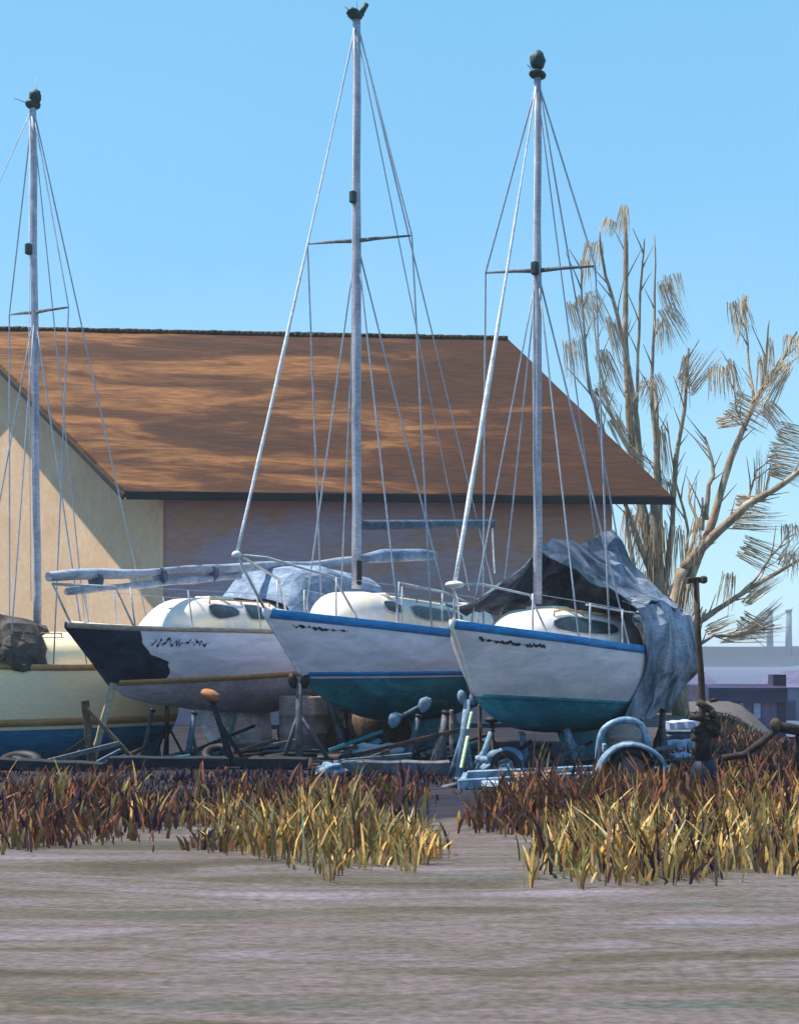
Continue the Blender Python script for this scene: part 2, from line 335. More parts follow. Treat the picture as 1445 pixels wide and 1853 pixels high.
# ------------------------------------------------------------------ sailboats
class Boat:
    def __init__(s, px, Y, ang, L, zs, zk, b, zw, name='sailboat', label='', ztop=None):
        s.o = Vector(((px - HX) / F * Y, Y, 0)); s.a = Vector((math.sin(R(ang)), math.cos(R(ang)), 0)); s.L = L
        s.zs = zs; s.zk = zk; s.b = b; s.zw = zw
        s.root = empty(name, s.o, math.atan2(s.a.y, s.a.x)); tag(s.root, label, 'sailboat', 'sailboats laid up ashore')
        s.n = Vector((-s.a.y, s.a.x, 0))
    def W(s, t, y, z): return s.o + s.a * t + s.n * y + Vector((0, 0, z))
    def loc(s, px, py, y=0):
        k = (px - HX) / F; X0 = s.o.x + s.n.x * y; Y0 = s.o.y + s.n.y * y
        t = (k * Y0 - X0) / (s.a.x - k * s.a.y); Y = Y0 + s.a.y * t
        return Vector((t, y, EYE - (py - HY) / F * Y))
    def Z(s, t): return curve(s.zs, t)
    def K(s, t): return min(curve(s.zk, t), s.Z(t) - .03)
    def B(s, t): return max(curve(s.b, t), .012)
    def hy(s, t, z):
        zs, zk = s.Z(t), s.K(t); u = max(0, min(1, (zs - z) / (zs - zk))); f = sm(0, 3.2, t)
        p = 1.25 + 1.5 * f; q = 1.0 - .42 * f
        return s.B(t) * max(0, (1 - u ** p)) ** q
    def hull(s, mt, mb, stripe, boot, toprange=(0, .07), bootr=(0.02, .09), mdeck=None):
        N = 56; ts = [s.L * (i / N) ** 1.35 for i in range(N + 1)]
        def side(z0f, z1f, n, sg, off=0):
            rows = []
            for t in ts:
                a, b = z0f(t), z1f(t); row = []
                for k in range(n + 1):
                    z = a + (b - a) * k / n; y = s.hy(t, z) + off
                    row.append(Vector((t, sg * y, z)))
                rows.append(row)
            return rows
        wl = lambda t: max(min(s.zw(t), s.Z(t) - .02), s.K(t))
        g = MB()
        for sg in (1, -1): g.grid(side(s.Z, wl, 12, sg), 0, True, flip=sg > 0)
        tr = [Vector((s.L, y, z)) for y, z in [(-s.hy(s.L, z), z) for z in [s.Z(s.L) + (s.K(s.L) - s.Z(s.L)) * k / 10 for k in range(11)]]]
        tr += [Vector((p.x, -p.y, p.z)) for p in tr[::-1]]
        g.add(tr, [list(range(len(tr)))]); g.build('topsides', mt, s.root)
        g = MB()
        def und(sg):
            rows = []
            for t in ts:
                a, b = wl(t), s.K(t); row = []
                for k in range(13):
                    f = 1 - (1 - k / 12) ** 2.0; z = a + (b - a) * f; row.append(Vector((t, sg * s.hy(t, z), z)))
                rows.append(row)
            return rows
        for sg in (1, -1): g.grid(und(sg), 0, True, flip=sg > 0)
        g.build('underbody', mb, s.root)
        def band(name, f0, f1, m_):
            g = MB()
            for sg in (1, -1):
                rows = []
                for t in ts:
                    a, b = f0(t), f1(t)
                    if b < s.K(t): continue
                    if a > s.Z(t) + .02: continue
                    yo = [s.hy(t, min(z, s.Z(t))) for z in (a, (a+b)/2, b)]
                    rows.append([Vector((t, 0 + sg * (yo[0] - .004), a)), Vector((t, sg * (yo[0] + .012), a)), Vector((t, sg * (yo[1] + .014), (a+b)/2)), Vector((t, sg * (yo[2] + .012), b)), Vector((t, sg * (yo[2] - .004), b))])
                if len(rows) > 1: g.grid(rows, 0, True, flip=sg > 0)
            g.build(name, m_, s.root)
        band('sheer_stripe', lambda t: s.Z(t) + .015, lambda t: s.Z(t) - toprange[1], stripe)
        band('boot_stripe', lambda t: s.zw(t) + bootr[1], lambda t: s.zw(t) + bootr[0], boot)
        g = MB(); rows = []
        for t in ts:
            B_ = s.B(t); rows.append([Vector((t, B_ * k / 6, s.Z(t) - .015 + .06 * (1 - (k / 6) ** 2))) for k in range(-6, 7)])
        g.grid(rows, 0, True, flip=True); g.build('deck', mdeck or M['cabin'], s.root)
        return s
    def stemcap(s, m_, w_=.022, to=None):
        g = MB(); pts = []; t = 0
        to = to or 1.0
        while t < to: pts.append(Vector((t - .012, 0, s.K(t)))); t += .06
        pts = [Vector((-.012, 0, s.Z(0) + .02))] + pts; g.tube(pts, w_, 8); g.build('stem', m_, s.root)
    def keel(s, t0, t1, zb, m_, rake=.5, th=.12):
        g = MB(); rows = []
        for k in range(7):
            f = k / 6; zt = min(s.K(t0), s.K(t1)) + .12; z = zt + (zb - zt) * f
            a = t0 + rake * f; b = t1 + .1 * f; prof = [(0, 0), (.06, .5), (.25, .95), (.5, 1), (.8, .6), (1, .08)]
            row = [Vector((a + (b - a) * u, th * w_ * (1 + .35 * (f > .8)), z)) for u, w_ in prof] + [Vector((a + (b - a) * u, -th * w_ * (1 + .35 * (f > .8)), z)) for u, w_ in prof[::-1]]
            rows.append(row)
        g.grid(rows, 0, True, True); g.add(rows[-1], [list(range(12))]); g.build('keel', m_, s.root)
    def rudder(s, t, zb, m_):
        g = MB(); zt = s.K(t) + .25
        g.add([Vector((t + a, y, z)) for y in (-.03, .03) for a, z in ((-.28, zt), (.12, zt), (.2, zb), (-.18, zb))], [(0,1,2,3),(7,6,5,4),(0,4,5,1),(1,5,6,2),(2,6,7,3),(3,7,4,0)])
        g.build('rudder', m_, s.root)
    def cabin(s, t0, t1, wf, H, m_, wins, front=.9, wm=None, back=.15):
        def hh(t):
            a = min(1, (t - t0) / front); e = min(1, (t1 - t) / back) if back else 1
            return H(t) * (math.sin(a * math.pi / 2) ** .8) * (.2 + .8 * math.sin(e * math.pi / 2))
        def ww(t):
            a = min(1, (t - t0) / front); return wf * min(1, s.B(t) / s.B((t0 + t1) / 2)) * (.45 + .55 * math.sin(a * math.pi / 2))
        def sec(t, k, off=0):     # k 0..1 up the side and over the top to the centre
            h = hh(t) + .001; w_ = ww(t); th = k * math.pi / 2
            y = w_ * (math.cos(th) ** .40) * (1 - .20 * math.sin(th) ** 2); z = h * math.sin(th) ** .72
            return Vector((t, -(y + off), s.Z(t) - .03 + z + off * .3))
        g = MB(); N = 30; rows = []
        for i in range(N + 1):
            t = t0 + (t1 - t0) * (i / N); q = [sec(t, k / 10) for k in range(11)]
            rows.append(q + [Vector((p.x, -p.y, p.z)) for p in q[:-1][::-1]])
        g.grid(rows, 0, True); g.add(rows[-1], [list(range(21))])
        cb = g.build('cabin', m_, s.root)
        for (a, b, lo, hi, pw) in wins:
            for sg in (1, -1):
                g = MB(); n = 16; ring = []; tc, tw = (a + b) / 2, (b - a) / 2; kc, kw = (lo + hi) / 2, (hi - lo) / 2
                for j in range(n):
                    th = 2 * math.pi * j / n; cx = math.copysign(abs(math.cos(th)) ** pw, math.cos(th)); cy = math.copysign(abs(math.sin(th)) ** pw, math.sin(th))
                    ring.append((tc + tw * cx, kc + kw * cy * (1 - .25 * cx * (1 if tw > .25 else 0))))
                grid = []
                for rr in (1.0, .66, .33, 0.0):
                    grid.append([(lambda p: Vector((p.x, sg * p.y, p.z)))(sec(tc + (t - tc) * rr, kc + (k - kc) * rr, .014)) for t, k in ring])
                g.grid([[p for p in grid[0]]] + grid[1:], 0, True, True, flip=sg < 0)
                g.tube(grid[0] + [grid[0][0]], .012, 6, 1)
                g.build('window', [wm or M['glass'], M['alu']], cb)
        tm = (t0 + t1) / 2 - .35; top = s.Z(tm) - .03 + hh(tm)
        g = MB(); g.box((tm, 0, top + .02), (.5, .5, .07), bev=.02); g.build('hatch', m_, cb)
        for sg in (-1, 1):
            q = [sec(tm - .7 + .2 * k, .62, .03) for k in range(9)]
            q = [Vector((p.x, sg * p.y, p.z + .035)) for p in q]; g = MB(); g.tube(q, .014, 6)
            for k in (0, 4, 8): g.tube([q[k], q[k] - Vector((0, 0, .09))], .012, 6)
            g.build('grab_rail', M['tan'], cb)
        s.csec = sec; return cb
    def mast(s, top, foot, sp, m_, r=.075, boxes=(), topkind=0, splen=1.0, fit=.0):
        T = s.loc(*top); Fp = s.loc(*foot); Fp.z -= .15; T.x = (T.x + Fp.x) / 2 if abs(T.x - Fp.x) > .5 else T.x
        s.T, s.Fp = T, Fp
        g = MB(); n = 14
        pts = [Fp.lerp(T, i / n) + Vector((.008 * math.sin(i * 1.1), .005 * math.sin(i * 2.0), 0)) * (0 < i < n) for i in range(n + 1)]
        g.tube(pts, [r * (1 - .22 * i / n) for i in range(n + 1)], 12, sx=.82); mo = g.build('mast', m_, s.root)
        k = (s.loc(top[0], sp).z - Fp.z) / (T.z - Fp.z); S0 = Fp.lerp(T, k); s.tips = []
        for sg in (1, -1):
            tip = S0 + Vector((.05, sg * splen, .03 + sg * splen * (.10 if splen < 1.2 else .17))); s.tips.append(tip)
            g = MB(); g.tube([S0, S0.lerp(tip, .4) + Vector((0, 0, .01)), tip], [.035, .028, .014], 8, sx=.6); g.build('spreader', M['greysteel'], mo)
        s.S0 = S0
        g = MB()
        if topkind == 0:
            g.blob(T + Vector((-.05, 0, .05)), (.18, .12, .07), n=12, k=6, wob=.4); g.tube([T + Vector((.0, -.08, .05)), T + Vector((.05, -.16, .22))], .045, 8)
        elif topkind == 1:
            g.blob(T + Vector((0, 0, .04)), (.17, .12, .055)); g.tube([T, T + Vector((0, 0, .14))], .03, 6); g.blob(T + Vector((0, 0, .25)), (.11, .11, .14), wob=.3)
        else:
            g.blob(T + Vector((0, 0, .03)), (.14, .12, .09)); g.blob(T + Vector((.03, -.06, .15)), (.11, .11, .12), wob=.4)
        ml = g.build('masthead_light', M['mastcap'], mo)
        g = MB(); g.tube([T + Vector((.06, .03, 0)), T + Vector((.08, .05, .55 if topkind != 1 else .3))], .006, 5); g.build('aerial', M['wire'], mo)
        g = MB(); g.tube([T + Vector((-.02, 0, .02)), T + Vector((-.34, 0, .06))], .008, 5); g.build('wind_vane', M['wire'], mo)
        g = MB(); z0 = Fp.z + .9                       # halyards lying along the mast
        g.tube([Fp.lerp(T, .06) + Vector((-.11, .0, 0)), Fp.lerp(T, .5) + Vector((-.10, .03, 0)), T + Vector((-.06, 0, -.1))], .007, 5); g.build('halyard', M['jib'], mo)
        for py in boxes:
            p = s.loc(top[0], py); g = MB(); c = Fp.lerp(T, (p.z - Fp.z) / (T.z - Fp.z))
            g.box(c + Vector((-r - .02, 0, 0)), (.11, .1, .2), bev=.02); g.build('deck_light', M['mastcap'], mo)
        return mo
    def wire(s, name, pts, r=.011, m_=None, lab=None):
        g = MB(); q = []
        pts = [Vector(p) for p in pts]
        for i in range(len(pts) - 1):
            n = 6
            for k in range(n): q.append(pts[i].lerp(pts[i+1], k / n))
        q.append(pts[-1]); g.tube(q, r, 6); return tag(g.build(name, m_ or M['wire'], s.root), lab)
    def rig(s, fore, back, chain, r=.014, fr=.02):
        T = s.T; f = Vector(fore); n = 18; g = MB()
        pts = [T.lerp(f, i / n) + Vector((0, 0, -.10 * math.sin(math.pi * i / n))) for i in range(n + 1)]
        g.tube(pts, [fr * (.45 if i < 5 else .7 if i < 9 else 1.25 if i in (11, 12, 15) else 1) for i in range(n + 1)], 8); g.build('forestay', M['jib'], s.root)
        s.wire('backstay', [T, back], r)
        s.wire('topping_lift', [T + Vector((0, 0, -.2)), (back[0] - 1.4, 0, back[2] + .75)], r * .8)
        for i, sg in enumerate((1, -1)):
            b = s.B(chain) * .97; z = s.Z(chain) + .02
            s.wire('shroud', [T + Vector((0, 0, -.05)), s.tips[i], (chain, sg * b, z)], r)
            s.wire('lower_shroud', [s.S0, (chain - .75, sg * s.B(chain - .75) * .95, s.Z(chain - .75))], r)
            s.wire('lower_shroud', [s.S0, (chain + .6, sg * s.B(chain + .6) * .97, s.Z(chain + .6))], r)
    def rail(s, pts, r=.016, name='pulpit', m_=None):
        g = MB()
        for q in pts: g.tube(q, r, 8)
        return g.build(name, m_ or M['steel'], s.root)
    def stanch(s, ts, h=.55, lean=0, wire=True):
        for sg in (-1, 1):
            tops = []
            for t in ts:
                p = Vector((t, sg * s.B(t) * .96, s.Z(t))); q = p + Vector((lean, 0, h)); tops.append(q)
                g = MB(); g.tube([p, q], .013, 6); g.build('stanchion', M['steel'], s.root)
            if wire and len(tops) > 1: s.wire('lifeline', tops, .006)
    def letters(s, t0, t1, dz, ht, seed, n=9, m_=None):
        rnd = random.Random(seed); g = MB()
        def pt(t, z): return Vector((t, -(s.hy(t, z) + .016), z))
        n = int((t1 - t0) / .022); up = []; dn = []; gap = 0
        for i in range(n + 1):
            t = t0 + (t1 - t0) * i / n; z = s.Z(t) - dz
            if gap <= 0 and rnd.random() < .12: gap = rnd.randint(2, 4)
            gap -= 1
            zz = z + (rnd.uniform(-ht, ht) * .45 if gap < 0 else 0); th = rnd.uniform(.010, .024) if gap < 0 else .003
            up.append(pt(t, zz + th)); dn.append(pt(t + rnd.uniform(-.01, .01), zz - th))
        g.grid([up, dn], 0, False)
        g.build('lettering', M['dark'], s.root)
M['mastcap'] = mat('dark_green_fitting', (.015, .035, .04), (.03, .06, .065), scale=8, rough=.6)
# --- boat D (right, blue sheer stripe, under a tarpaulin)
D = Boat(817, 17.5, 32, 6.5,
    zs=[(0, 2.13), (1, 2.02), (3, 1.86), (5, 1.78), (6.5, 1.78)],
    zk=[(0, 2.06), (.3, 1.62), (.62, 1.12), (1.1, .84), (1.8, .64), (3, .52), (4.6, .50), (5.7, .72), (6.5, .95)],
    b=[(0, .015), (.4, .28), (1, .58), (2, .93), (3.2, 1.12), (4.4, 1.14), (5.5, 1.0), (6.5, .75)],
    zw=lambda t: 1.16 - .055 * t, label='white sailboat with blue stripe and teal bottom, its stern wrapped in a slate tarpaulin')
D.hull(M['whitepink'], M['teal'], M['blue'], M['teal'], (0, .10), (-.03, .03))
D.stemcap(M['cabin'], .03, .62); D.keel(3.1, 5.1, .12, M['teal']); D.rudder(6.3, .35, M['teal'])
D.cabin(1.5, 5.0, .75, lambda t: .44 + .03 * t, M['cabin'], [(2.05, 3.95, .12, .46, .6)], front=1.1)
D.mast((972, 140), (972, 1075), 490, M['alu'], .07, boxes=(488,), topkind=1, splen=.9)
ft = D.loc(822, 1058); D.rig(ft, (6.4, 0, 1.85), 2.8, fr=.03)
pt = lambda t, s_, h: Vector((t, s_ * D.B(t) * .9, D.Z(t) + h))
D.rail([[pt(.05, 0, 0), ft], [ft, ft + Vector((.3, -.22, .02)), pt(1.15, -1, .5), pt(1.45, -1, .02)], [ft, ft + Vector((.3, .22, .02)), pt(1.15, 1, .5), pt(1.45, 1, .02)]], .016)
g = MB(); g.blob(ft, (.13, .13, .05), n=12, k=6); g.build('furling_drum', M['jib'], D.root)
D.stanch([1.15, 2.3, 3.2], .52); D.letters(.35, 1.35, .19, .06, 5)
D.rail([[pt(2.3, -1, .5), pt(3.3, -1, .5), pt(4.4, -1, .52)]], .014, 'handrail')
# --- boat C (middle)
Cb = Boat(478, 19.5, 32, 7.8,
    zs=[(0, 2.36), (1, 2.27), (3, 2.13), (5, 2.05), (7.8, 2.1)],
    zk=[(0, 2.29), (.45, 1.85), (.92, 1.38), (1.5, 1.02), (2.2, .78), (3.2, .6), (5, .58), (6.6, .85), (7.8, 1.2)],
    b=[(0, .015), (.4, .27), (1, .56), (2, .92), (3.2, 1.14), (4.6, 1.22), (6, 1.14), (7.8, .88)],
    zw=lambda t: 1.33 - .0 * t, label='white sailboat with blue sheer and boot stripes and a teal bottom, between two other boats')
Cb.hull(M['white'], M['teal'], M['blue'], M['blue'], (0, .12), (.03, .10))
Cb.stemcap(M['white'], .022, .95); Cb.keel(3.9, 5.7, .12, M['teal']); Cb.rudder(7.6, .5, M['teal'])
Cb.cabin(1.35, 5.9, .8, lambda t: .52 + .02 * t, M['cabin'], [(2.3, 2.75, .18, .46, .8), (3.0, 4.6, .14, .42, .6)], front=.9)
Cb.mast((645, 34), (645, 1048), 436, M['alu'], .085, boxes=(360,), topkind=0, splen=1.02)
ft = Cb.loc(428, 1004)
Cb.rig(ft, (7.6, 0, 2.15), 3.0, fr=.022)
pt = lambda t, s_, h: Vector((t, s_ * Cb.B(t) * .9, Cb.Z(t) + h))
Cb.rail([[pt(.02, 0, 0), ft], [ft, ft + Vector((.45, -.2, -.02)), pt(1.05, -1, .6), pt(1.45, -1, .02)], [ft, ft + Vector((.45, .2, -.02)), pt(1.05, 1, .6), pt(1.45, 1, .02)], [pt(2.25, -1, .02), pt(2.3, -1, .66), pt(3.5, -1, .62), pt(4.3, -1, .5)]], .02)
g = MB(); g.blob(ft, (.07, .07, .06), n=12, k=6); g.build('furling_drum', M['jib'], Cb.root)
Cb.stanch([1.05, 2.3, 3.3, 4.4], .6); Cb.letters(.42, 1.25, .2, .05, 8)
a = Cb.loc(652, 1012); b_ = Cb.loc(786, 1006)
g = MB(); g.tube([a, a.lerp(b_, .3) + Vector((0, 0, .04)), a.lerp(b_, .8) + Vector((0, 0, .03)), b_], [.07, .12, .11, .08], 10); g.build('boom', M['bluecanvas'], Cb.root)
a = Cb.loc(652, 950); b_ = Cb.loc(890, 948)
g = MB(); g.tube([a, b_], .085, 10); g.build('spinnaker_pole', M['bluesteel'], Cb.root)
Cb.wire('mainsheet', [b_, b_ + Vector((.1, 0, -.95))], .02, M['jib'])
g = MB(); p = Cb.Fp + Vector((-.03, -.07, .25)); g.box(p, (.1, .06, .4), bev=.02); g.build('winch_plate', M['dark'], Cb.root)
# --- boat B (navy bow, tan stripes)
Bb = Boat(120, 20.5, 32, 8.2,
    zs=[(0, 2.18), (1, 2.14), (3, 2.13), (5, 2.12), (8.2, 2.2)],
    zk=[(0, 2.12), (.5, 1.65), (1.1, 1.10), (1.8, .90), (2.6, .80), (3.6, .66), (5, .62), (6.8, .85), (8.2, 1.2)],
    b=[(0, .015), (.4, .25), (1, .52), (2, .86), (3.2, 1.08), (4.6, 1.15), (6.4, 1.08), (8.2, .85)],
    zw=lambda t: 1.16 + .035 * t, label='white sailboat with navy bow, tan stripes and grey bottom, its unstepped mast laid on deck')
Bb.hull(M['white'], M['greybot'], M['tanlight'], M['tan'], (0, .06), (.0, .09))
Bb.stemcap(M['navy'], .02, 1.0); Bb.keel(2.9, 5.1, .1, M['keelgreen'], .55, .2); Bb.rudder(8.0, .5, M['greybot'])
Bb.cabin(1.75, 6.0, .74, lambda t: .58, M['cabin'], [(2.7, 3.4, .16, .50, .7), (3.6, 4.1, .16, .56, .5)], front=1.2)
g = MB()                                   # navy bow
for sg in (1, -1):
    rows = []
    for i in range(22):
        row = []
        for k in range(15):
            f = k / 14; lim = curve([(0, 1.05), (.25, 1.15), (.45, 1.32), (.55, 1.6), (.8, 1.7), (1, 1.72)], f) + .06 * noise.noise(Vector((f * 7, sg, 0)))
            z = 0; t = .012 + lim * i / 21
            zt = Bb.Z(t) - .065; zb = max(Bb.zw(t) + .0, Bb.K(t) + .01); z = zt + (zb - zt) * f
            if zb > zt: z = zt
            row.append(Vector((t, sg * (Bb.hy(t, z) + .008), z)))
        rows.append(row)
    g.grid(rows, 0, True, flip=sg > 0)
g.build('bow_paint', M['navy'], Bb.root)
pt = lambda t, s_, h: Vector((t, s_ * Bb.B(t) * .9, Bb.Z(t) + h))
Bb.rail([[pt(.1, 0, 0), Vector((-.28, 0, 2.78))], [Vector((-.28, 0, 2.78)), pt(.7, -1, .62), pt(1.0, -1, 0)], [Vector((-.28, 0, 2.78)), pt(.7, 1, .62), pt(1.0, 1, 0)]], .018)
Bb.stanch([1.0, 2.0, 3.5, 4.9], .62, -.12); Bb.letters(1.25, 2.3, .24, .14, 3)
# mast stored on deck, boom lashed under it
a = Bb.loc(88, 1044); b_ = Bb.loc(640, 1016)
g = MB(); n = 16
g.tube([a.lerp(b_, i / n) + Vector((0, 0, .02 * math.sin(i * 1.3))) for i in range(n + 1)], [.075 + .02 * math.sin(i * .9) for i in range(n + 1)], 10)
um = empty('unstepped_mast', Bb.W(2, 0, 2.9)); tag(um, 'long grey mast lying horizontally along the deck of the navy bowed sailboat', 'mast')
inv = Matrix.Translation(um.location).inverted() @ Matrix.Translation(Bb.o) @ Matrix.Rotation(Bb.root.rotation_euler.z, 4, 'Z')
g.v = [tuple(inv @ Vector(q)) for q in g.v]; g.build('spar', M['alulight'], um)
g = MB(); a2 = a + Vector((.35, -.02, -.21)); b2 = a.lerp(b_, .55) + Vector((0, -.02, -.16))
g.tube([a2.lerp(b2, i / 10) for i in range(11)], [.055 + .012 * math.sin(i * 2) for i in range(11)], 8)
g.v = [tuple(inv @ Vector(q)) for q in g.v]; g.build('lashed_boom', M['alu'], um)
g = MB()
for k in (.12, .3, .46): g.disc(a.lerp(b_, k) + Vector((0, 0, -.08)), b_ - a, .15, .06, 12)
g.v = [tuple(inv @ Vector(q)) for q in g.v]; g.build('lashing', M['bluesteel'], um)
# spray hood of boat B
def rag(name, rows, m_, label, cat, loc, amp=.05, fr=2.0, seed=0, thick=.02, flat=True):
    """a draped sheet with folds and thickness, rows given in world space"""
    loc = Vector(loc); out = []
    for i, r_ in enumerate(rows):
        row = []
        for j, p in enumerate(r_):
            p = Vector(p); q = p * fr + Vector((seed, 0, 0))
            d = noise.noise_vector(Vector((q.x, q.y, q.z * .5))) * amp + noise.noise_vector(q * 2.7) * amp * .35
            row.append(p + d - loc)
        out.append(row)
    g = MB()
    if flat:       # creased cloth: triangles in alternating directions, hard folds
        n = len(out[0]); vs = [p for r_ in out for p in r_]; fs = []
        for i in range(len(out) - 1):
            for j in range(n - 1):
                a = i*n + j; b = a + 1; c_ = a + n; d_ = b + n
                fs += [(a, b, d_), (a, d_, c_)] if (i + j) % 2 else [(a, b, c_), (b, d_, c_)]
        g.add(vs, fs, 0, False)
    else: g.grid(out, 0, True)
    o = g.build(name, m_); o.location = loc
    md = o.modifiers.new('thick', 'SOLIDIFY'); md.thickness = thick; md.offset = 0
    tag(o, label, cat); return o
def dense(rows, n, m_):
    def rs(l, k):
        out = []
        for i in range(k + 1):
            f = i / k * (len(l) - 1); a = min(int(f), len(l) - 2); out.append(Vector(l[a]).lerp(Vector(l[a+1]), f - a))
        return out
    rr = [rs(r_, m_) for r_ in rows]; cols = list(zip(*rr)); cc = [rs(c, n) for c in cols]
    return [list(r_) for r_ in zip(*cc)]
def arch(bt, t, hw, zb, zt, n=12, pw=.6):
    return [bt.W(t, -hw * math.copysign(abs(math.cos(math.pi * k / n)) ** pw, math.cos(math.pi * k / n)), zb + (zt - zb) * math.sin(math.pi * k / n) ** pw) for k in range(n + 1)]
rag('spray_hood', dense([arch(Bb, 4.6, .95, 2.2, 2.75), arch(Bb, 5.1, 1.02, 2.15, 3.3), arch(Bb, 5.9, 1.06, 2.1, 3.45), arch(Bb, 6.9, 1.05, 2.1, 3.35), arch(Bb, 7.9, .9, 2.1, 3.3)], 12, 16),
    M['bluecanvas'], 'blue grey canvas cover sagging over the cockpit of the navy bowed sailboat', 'canvas cover', Bb.W(5.5, 0, 2.1), .10, 1.3, 4)
# --- boat A (cream, far left)
ang = 55
A = Boat(-398, 21.2, ang, 6.6,
    zs=[(0, 1.75), (2, 1.6), (4, 1.52), (6.6, 1.55)],
    zk=[(0, 1.65), (.5, .9), (1.0, .35), (1.8, -.05), (3, -.3), (5, -.32), (6.6, .1)],
    b=[(0, .015), (.5, .4), (1, .7), (2, 1.02), (3.5, 1.15), (5, 1.12), (6.6, .9)],
    zw=lambda t: .42, label='cream sailboat with tan stripes and a blue bottom at the left edge')
A.hull(M['cream'], M['deepblue'], M['tan'], M['tan'], (0, .09), (.06, .19))
A.stemcap(M['cream'], .02, 1.0)
A.cabin(1.2, 6.5, 1.0, lambda t: .62, M['cream'], [(2.0, 2.6, .15, .4, .7)], front=1.0)
A.mast((60, 192), (68, 1130), 565, M['alu'], .085, boxes=(452,), topkind=2, splen=1.5)
A.rig((.1, 0, 1.8), (6.5, 0, 1.6), 4.1, fr=.02, r=.013); A.rudder(6.4, -.2, M['deepblue'])
# --- tarpaulins on boat D
def tent():
    # ridge (t, z), near edge (t, y, z), far edge (t, y, z)
    R_ = [(2.62, 3.30), (3.1, 3.42), (3.7, 3.46), (4.3, 3.55), (4.9, 3.68), (5.35, 3.78), (5.7, 3.45), (6.1, 2.95), (6.55, 2.5)]
    N_ = [(3.95, -1.12, 2.50), (4.1, -1.15, 2.48), (4.35, -1.18, 2.47), (4.6, -1.2, 2.46), (4.9, -1.2, 2.45), (5.3, -1.18, 2.42), (5.7, -1.12, 2.38), (6.1, -1.0, 2.3), (6.45, -.8, 2.25)]
    F_ = [(1.35, .80, 2.30), (1.9, .95, 2.32), (2.6, 1.05, 2.34), (3.3, 1.12, 2.35), (4.0, 1.15, 2.36), (4.7, 1.15, 2.36), (5.3, 1.1, 2.36), (6.0, 1.0, 2.3), (6.4, .8, 2.25)]
    rows = []
    for r_, n_, f_ in zip(R_, N_, F_):
        a = Vector((r_[0], 0, r_[1])); n1 = Vector(n_); f1 = Vector(f_); row = []
        for k in range(7):
            u = k / 6; p = n1.lerp(a, u); p.z -= .16 * math.sin(math.pi * u); row.append(D.W(*p))
        for k in range(1, 7):
            u = k / 6; p = a.lerp(f1, u); p.z -= .12 * math.sin(math.pi * u); row.append(D.W(*p))
        rows.append(row)
    return rows
rag('tarpaulin', dense(tent(), 20, 18), M['slate'], 'dark slate tarpaulin pitched like a tent over the right hand boat', 'tarpaulin', D.W(5, 0, 2), .13, 2.2, 2)
rows = []
for t, top, tz, bz, out in ((3.78, 1.10, 2.46, .70, .03), (4.15, 1.16, 2.50, .76, .12), (4.6, 1.18, 2.50, .74, .08), (5.05, 1.17, 2.46, .84, .16), (5.5, 1.12, 2.42, .92, .12), (5.95, 1.0, 2.36, .98, .18), (6.35, .85, 2.28, 1.05, .14), (6.6, .5, 2.25, 1.1, .16), (6.7, 0, 2.25, 1.15, .2), (6.6, -.6, 2.25, 1.15, .15)):
    out += .09 if t < 6.5 else 0
    rows.append([D.W(t, -(top - .22 if top > .3 else top), tz + .10), D.W(t, -(top + out * .3), tz - .02), D.W(t + .02, -(top + out), tz - .45), D.W(t + .03, -(top + out * 1.1), (tz + bz) / 2 - .1), D.W(t, -(top * .92 + out * .6), (tz + bz) / 2 - .35), D.W(t - .15, -(top * .80 + out * .3), bz - .08)])
rag('side_sheet', dense(rows, 24, 11), M['slatelight'], 'pale slate grey sheet hanging over the stern quarter of the right hand boat', 'sheet', D.W(6, -1, 1.5), .13, 2.4, 9)
# dark tarp heaped on boat A
rows = []
for t, h, hw in ((1.2, .55, .9), (2.0, .78, 1.15), (2.7, .88, 1.15), (3.2, .70, 1.15), (3.6, .80, 1.12), (4.0, .72, 1.05), (4.3, .60, .8)):
    base = 1.6; dr = {1.2: .1, 2.0: .6, 2.7: .4, 3.2: -.02, 3.6: .2, 4.0: .1, 4.3: -.2}[t]
    rows.append([A.W(t, -hw - .04, base + .0 - dr), A.W(t, -hw, base + .2), A.W(t, -hw * .7, base + h * .85), A.W(t, 0, base + h), A.W(t, hw * .7, base + h * .8), A.W(t, hw, base)])
rag('dark_tarpaulin', dense(rows, 16, 14), M['browntarp'], 'dark brown tarpaulin heaped around the mast foot of the cream sailboat', 'tarpaulin', A.W(3, 0, 1.6), .17, 2.6, 5)
# ------------------------------------------------------------------ stands and props
def stand(label, top, foot, m_, pad=M['dark'], Y=None, r=.035, pads=1, plate=True, spread=.3, back=True, group='boat stands propping the hulls', padr=.09, padm=None):
    f = G(*foot) if Y is None else onground(foot[0], Y)
    t = P(top[0], top[1], f.y + .12)
    root = empty('boat_stand', f); tag(root, label, 'boat stand', group); c = Vector(f)
    hp = Vector((t.x, t.y, t.z)) - c
    g = MB(); g.tube([Vector((0, 0, 0)), hp * .55, hp * .97], [r * 1.2, r * 1.05, r * .9], 8); g.build('post', m_, root)
    g = MB()
    if pads == 1: g.blob(hp, (padr, padr, padr * .55), Matrix.Rotation(.4, 3, 'Y'), n=14, k=8)
    else:
        for q in (-1, 1): g.blob(hp + Vector((q * padr * .95, 0, 0)), (padr * .75, padr * .7, padr * 1.25), Matrix.Rotation(q * .2, 3, 'Y'), n=14, k=8)
    g.build('pad', padm or M['dark'], root)
    if back:
        hh = hp * .62
        for dx, dy in ((spread, .25), (-spread * .6, .4)):
            x, y = c.x + dx, c.y + dy; g = MB(); g.tube([hh, Vector((dx, dy, gz(x, y) - c.z))], r * .7, 8); g.build('leg', m_, root)
    if plate:
        g = MB(); g.box((0, 0, .02), (.22, .2, .04), bev=.01); g.build('foot', m_, root)
    return root
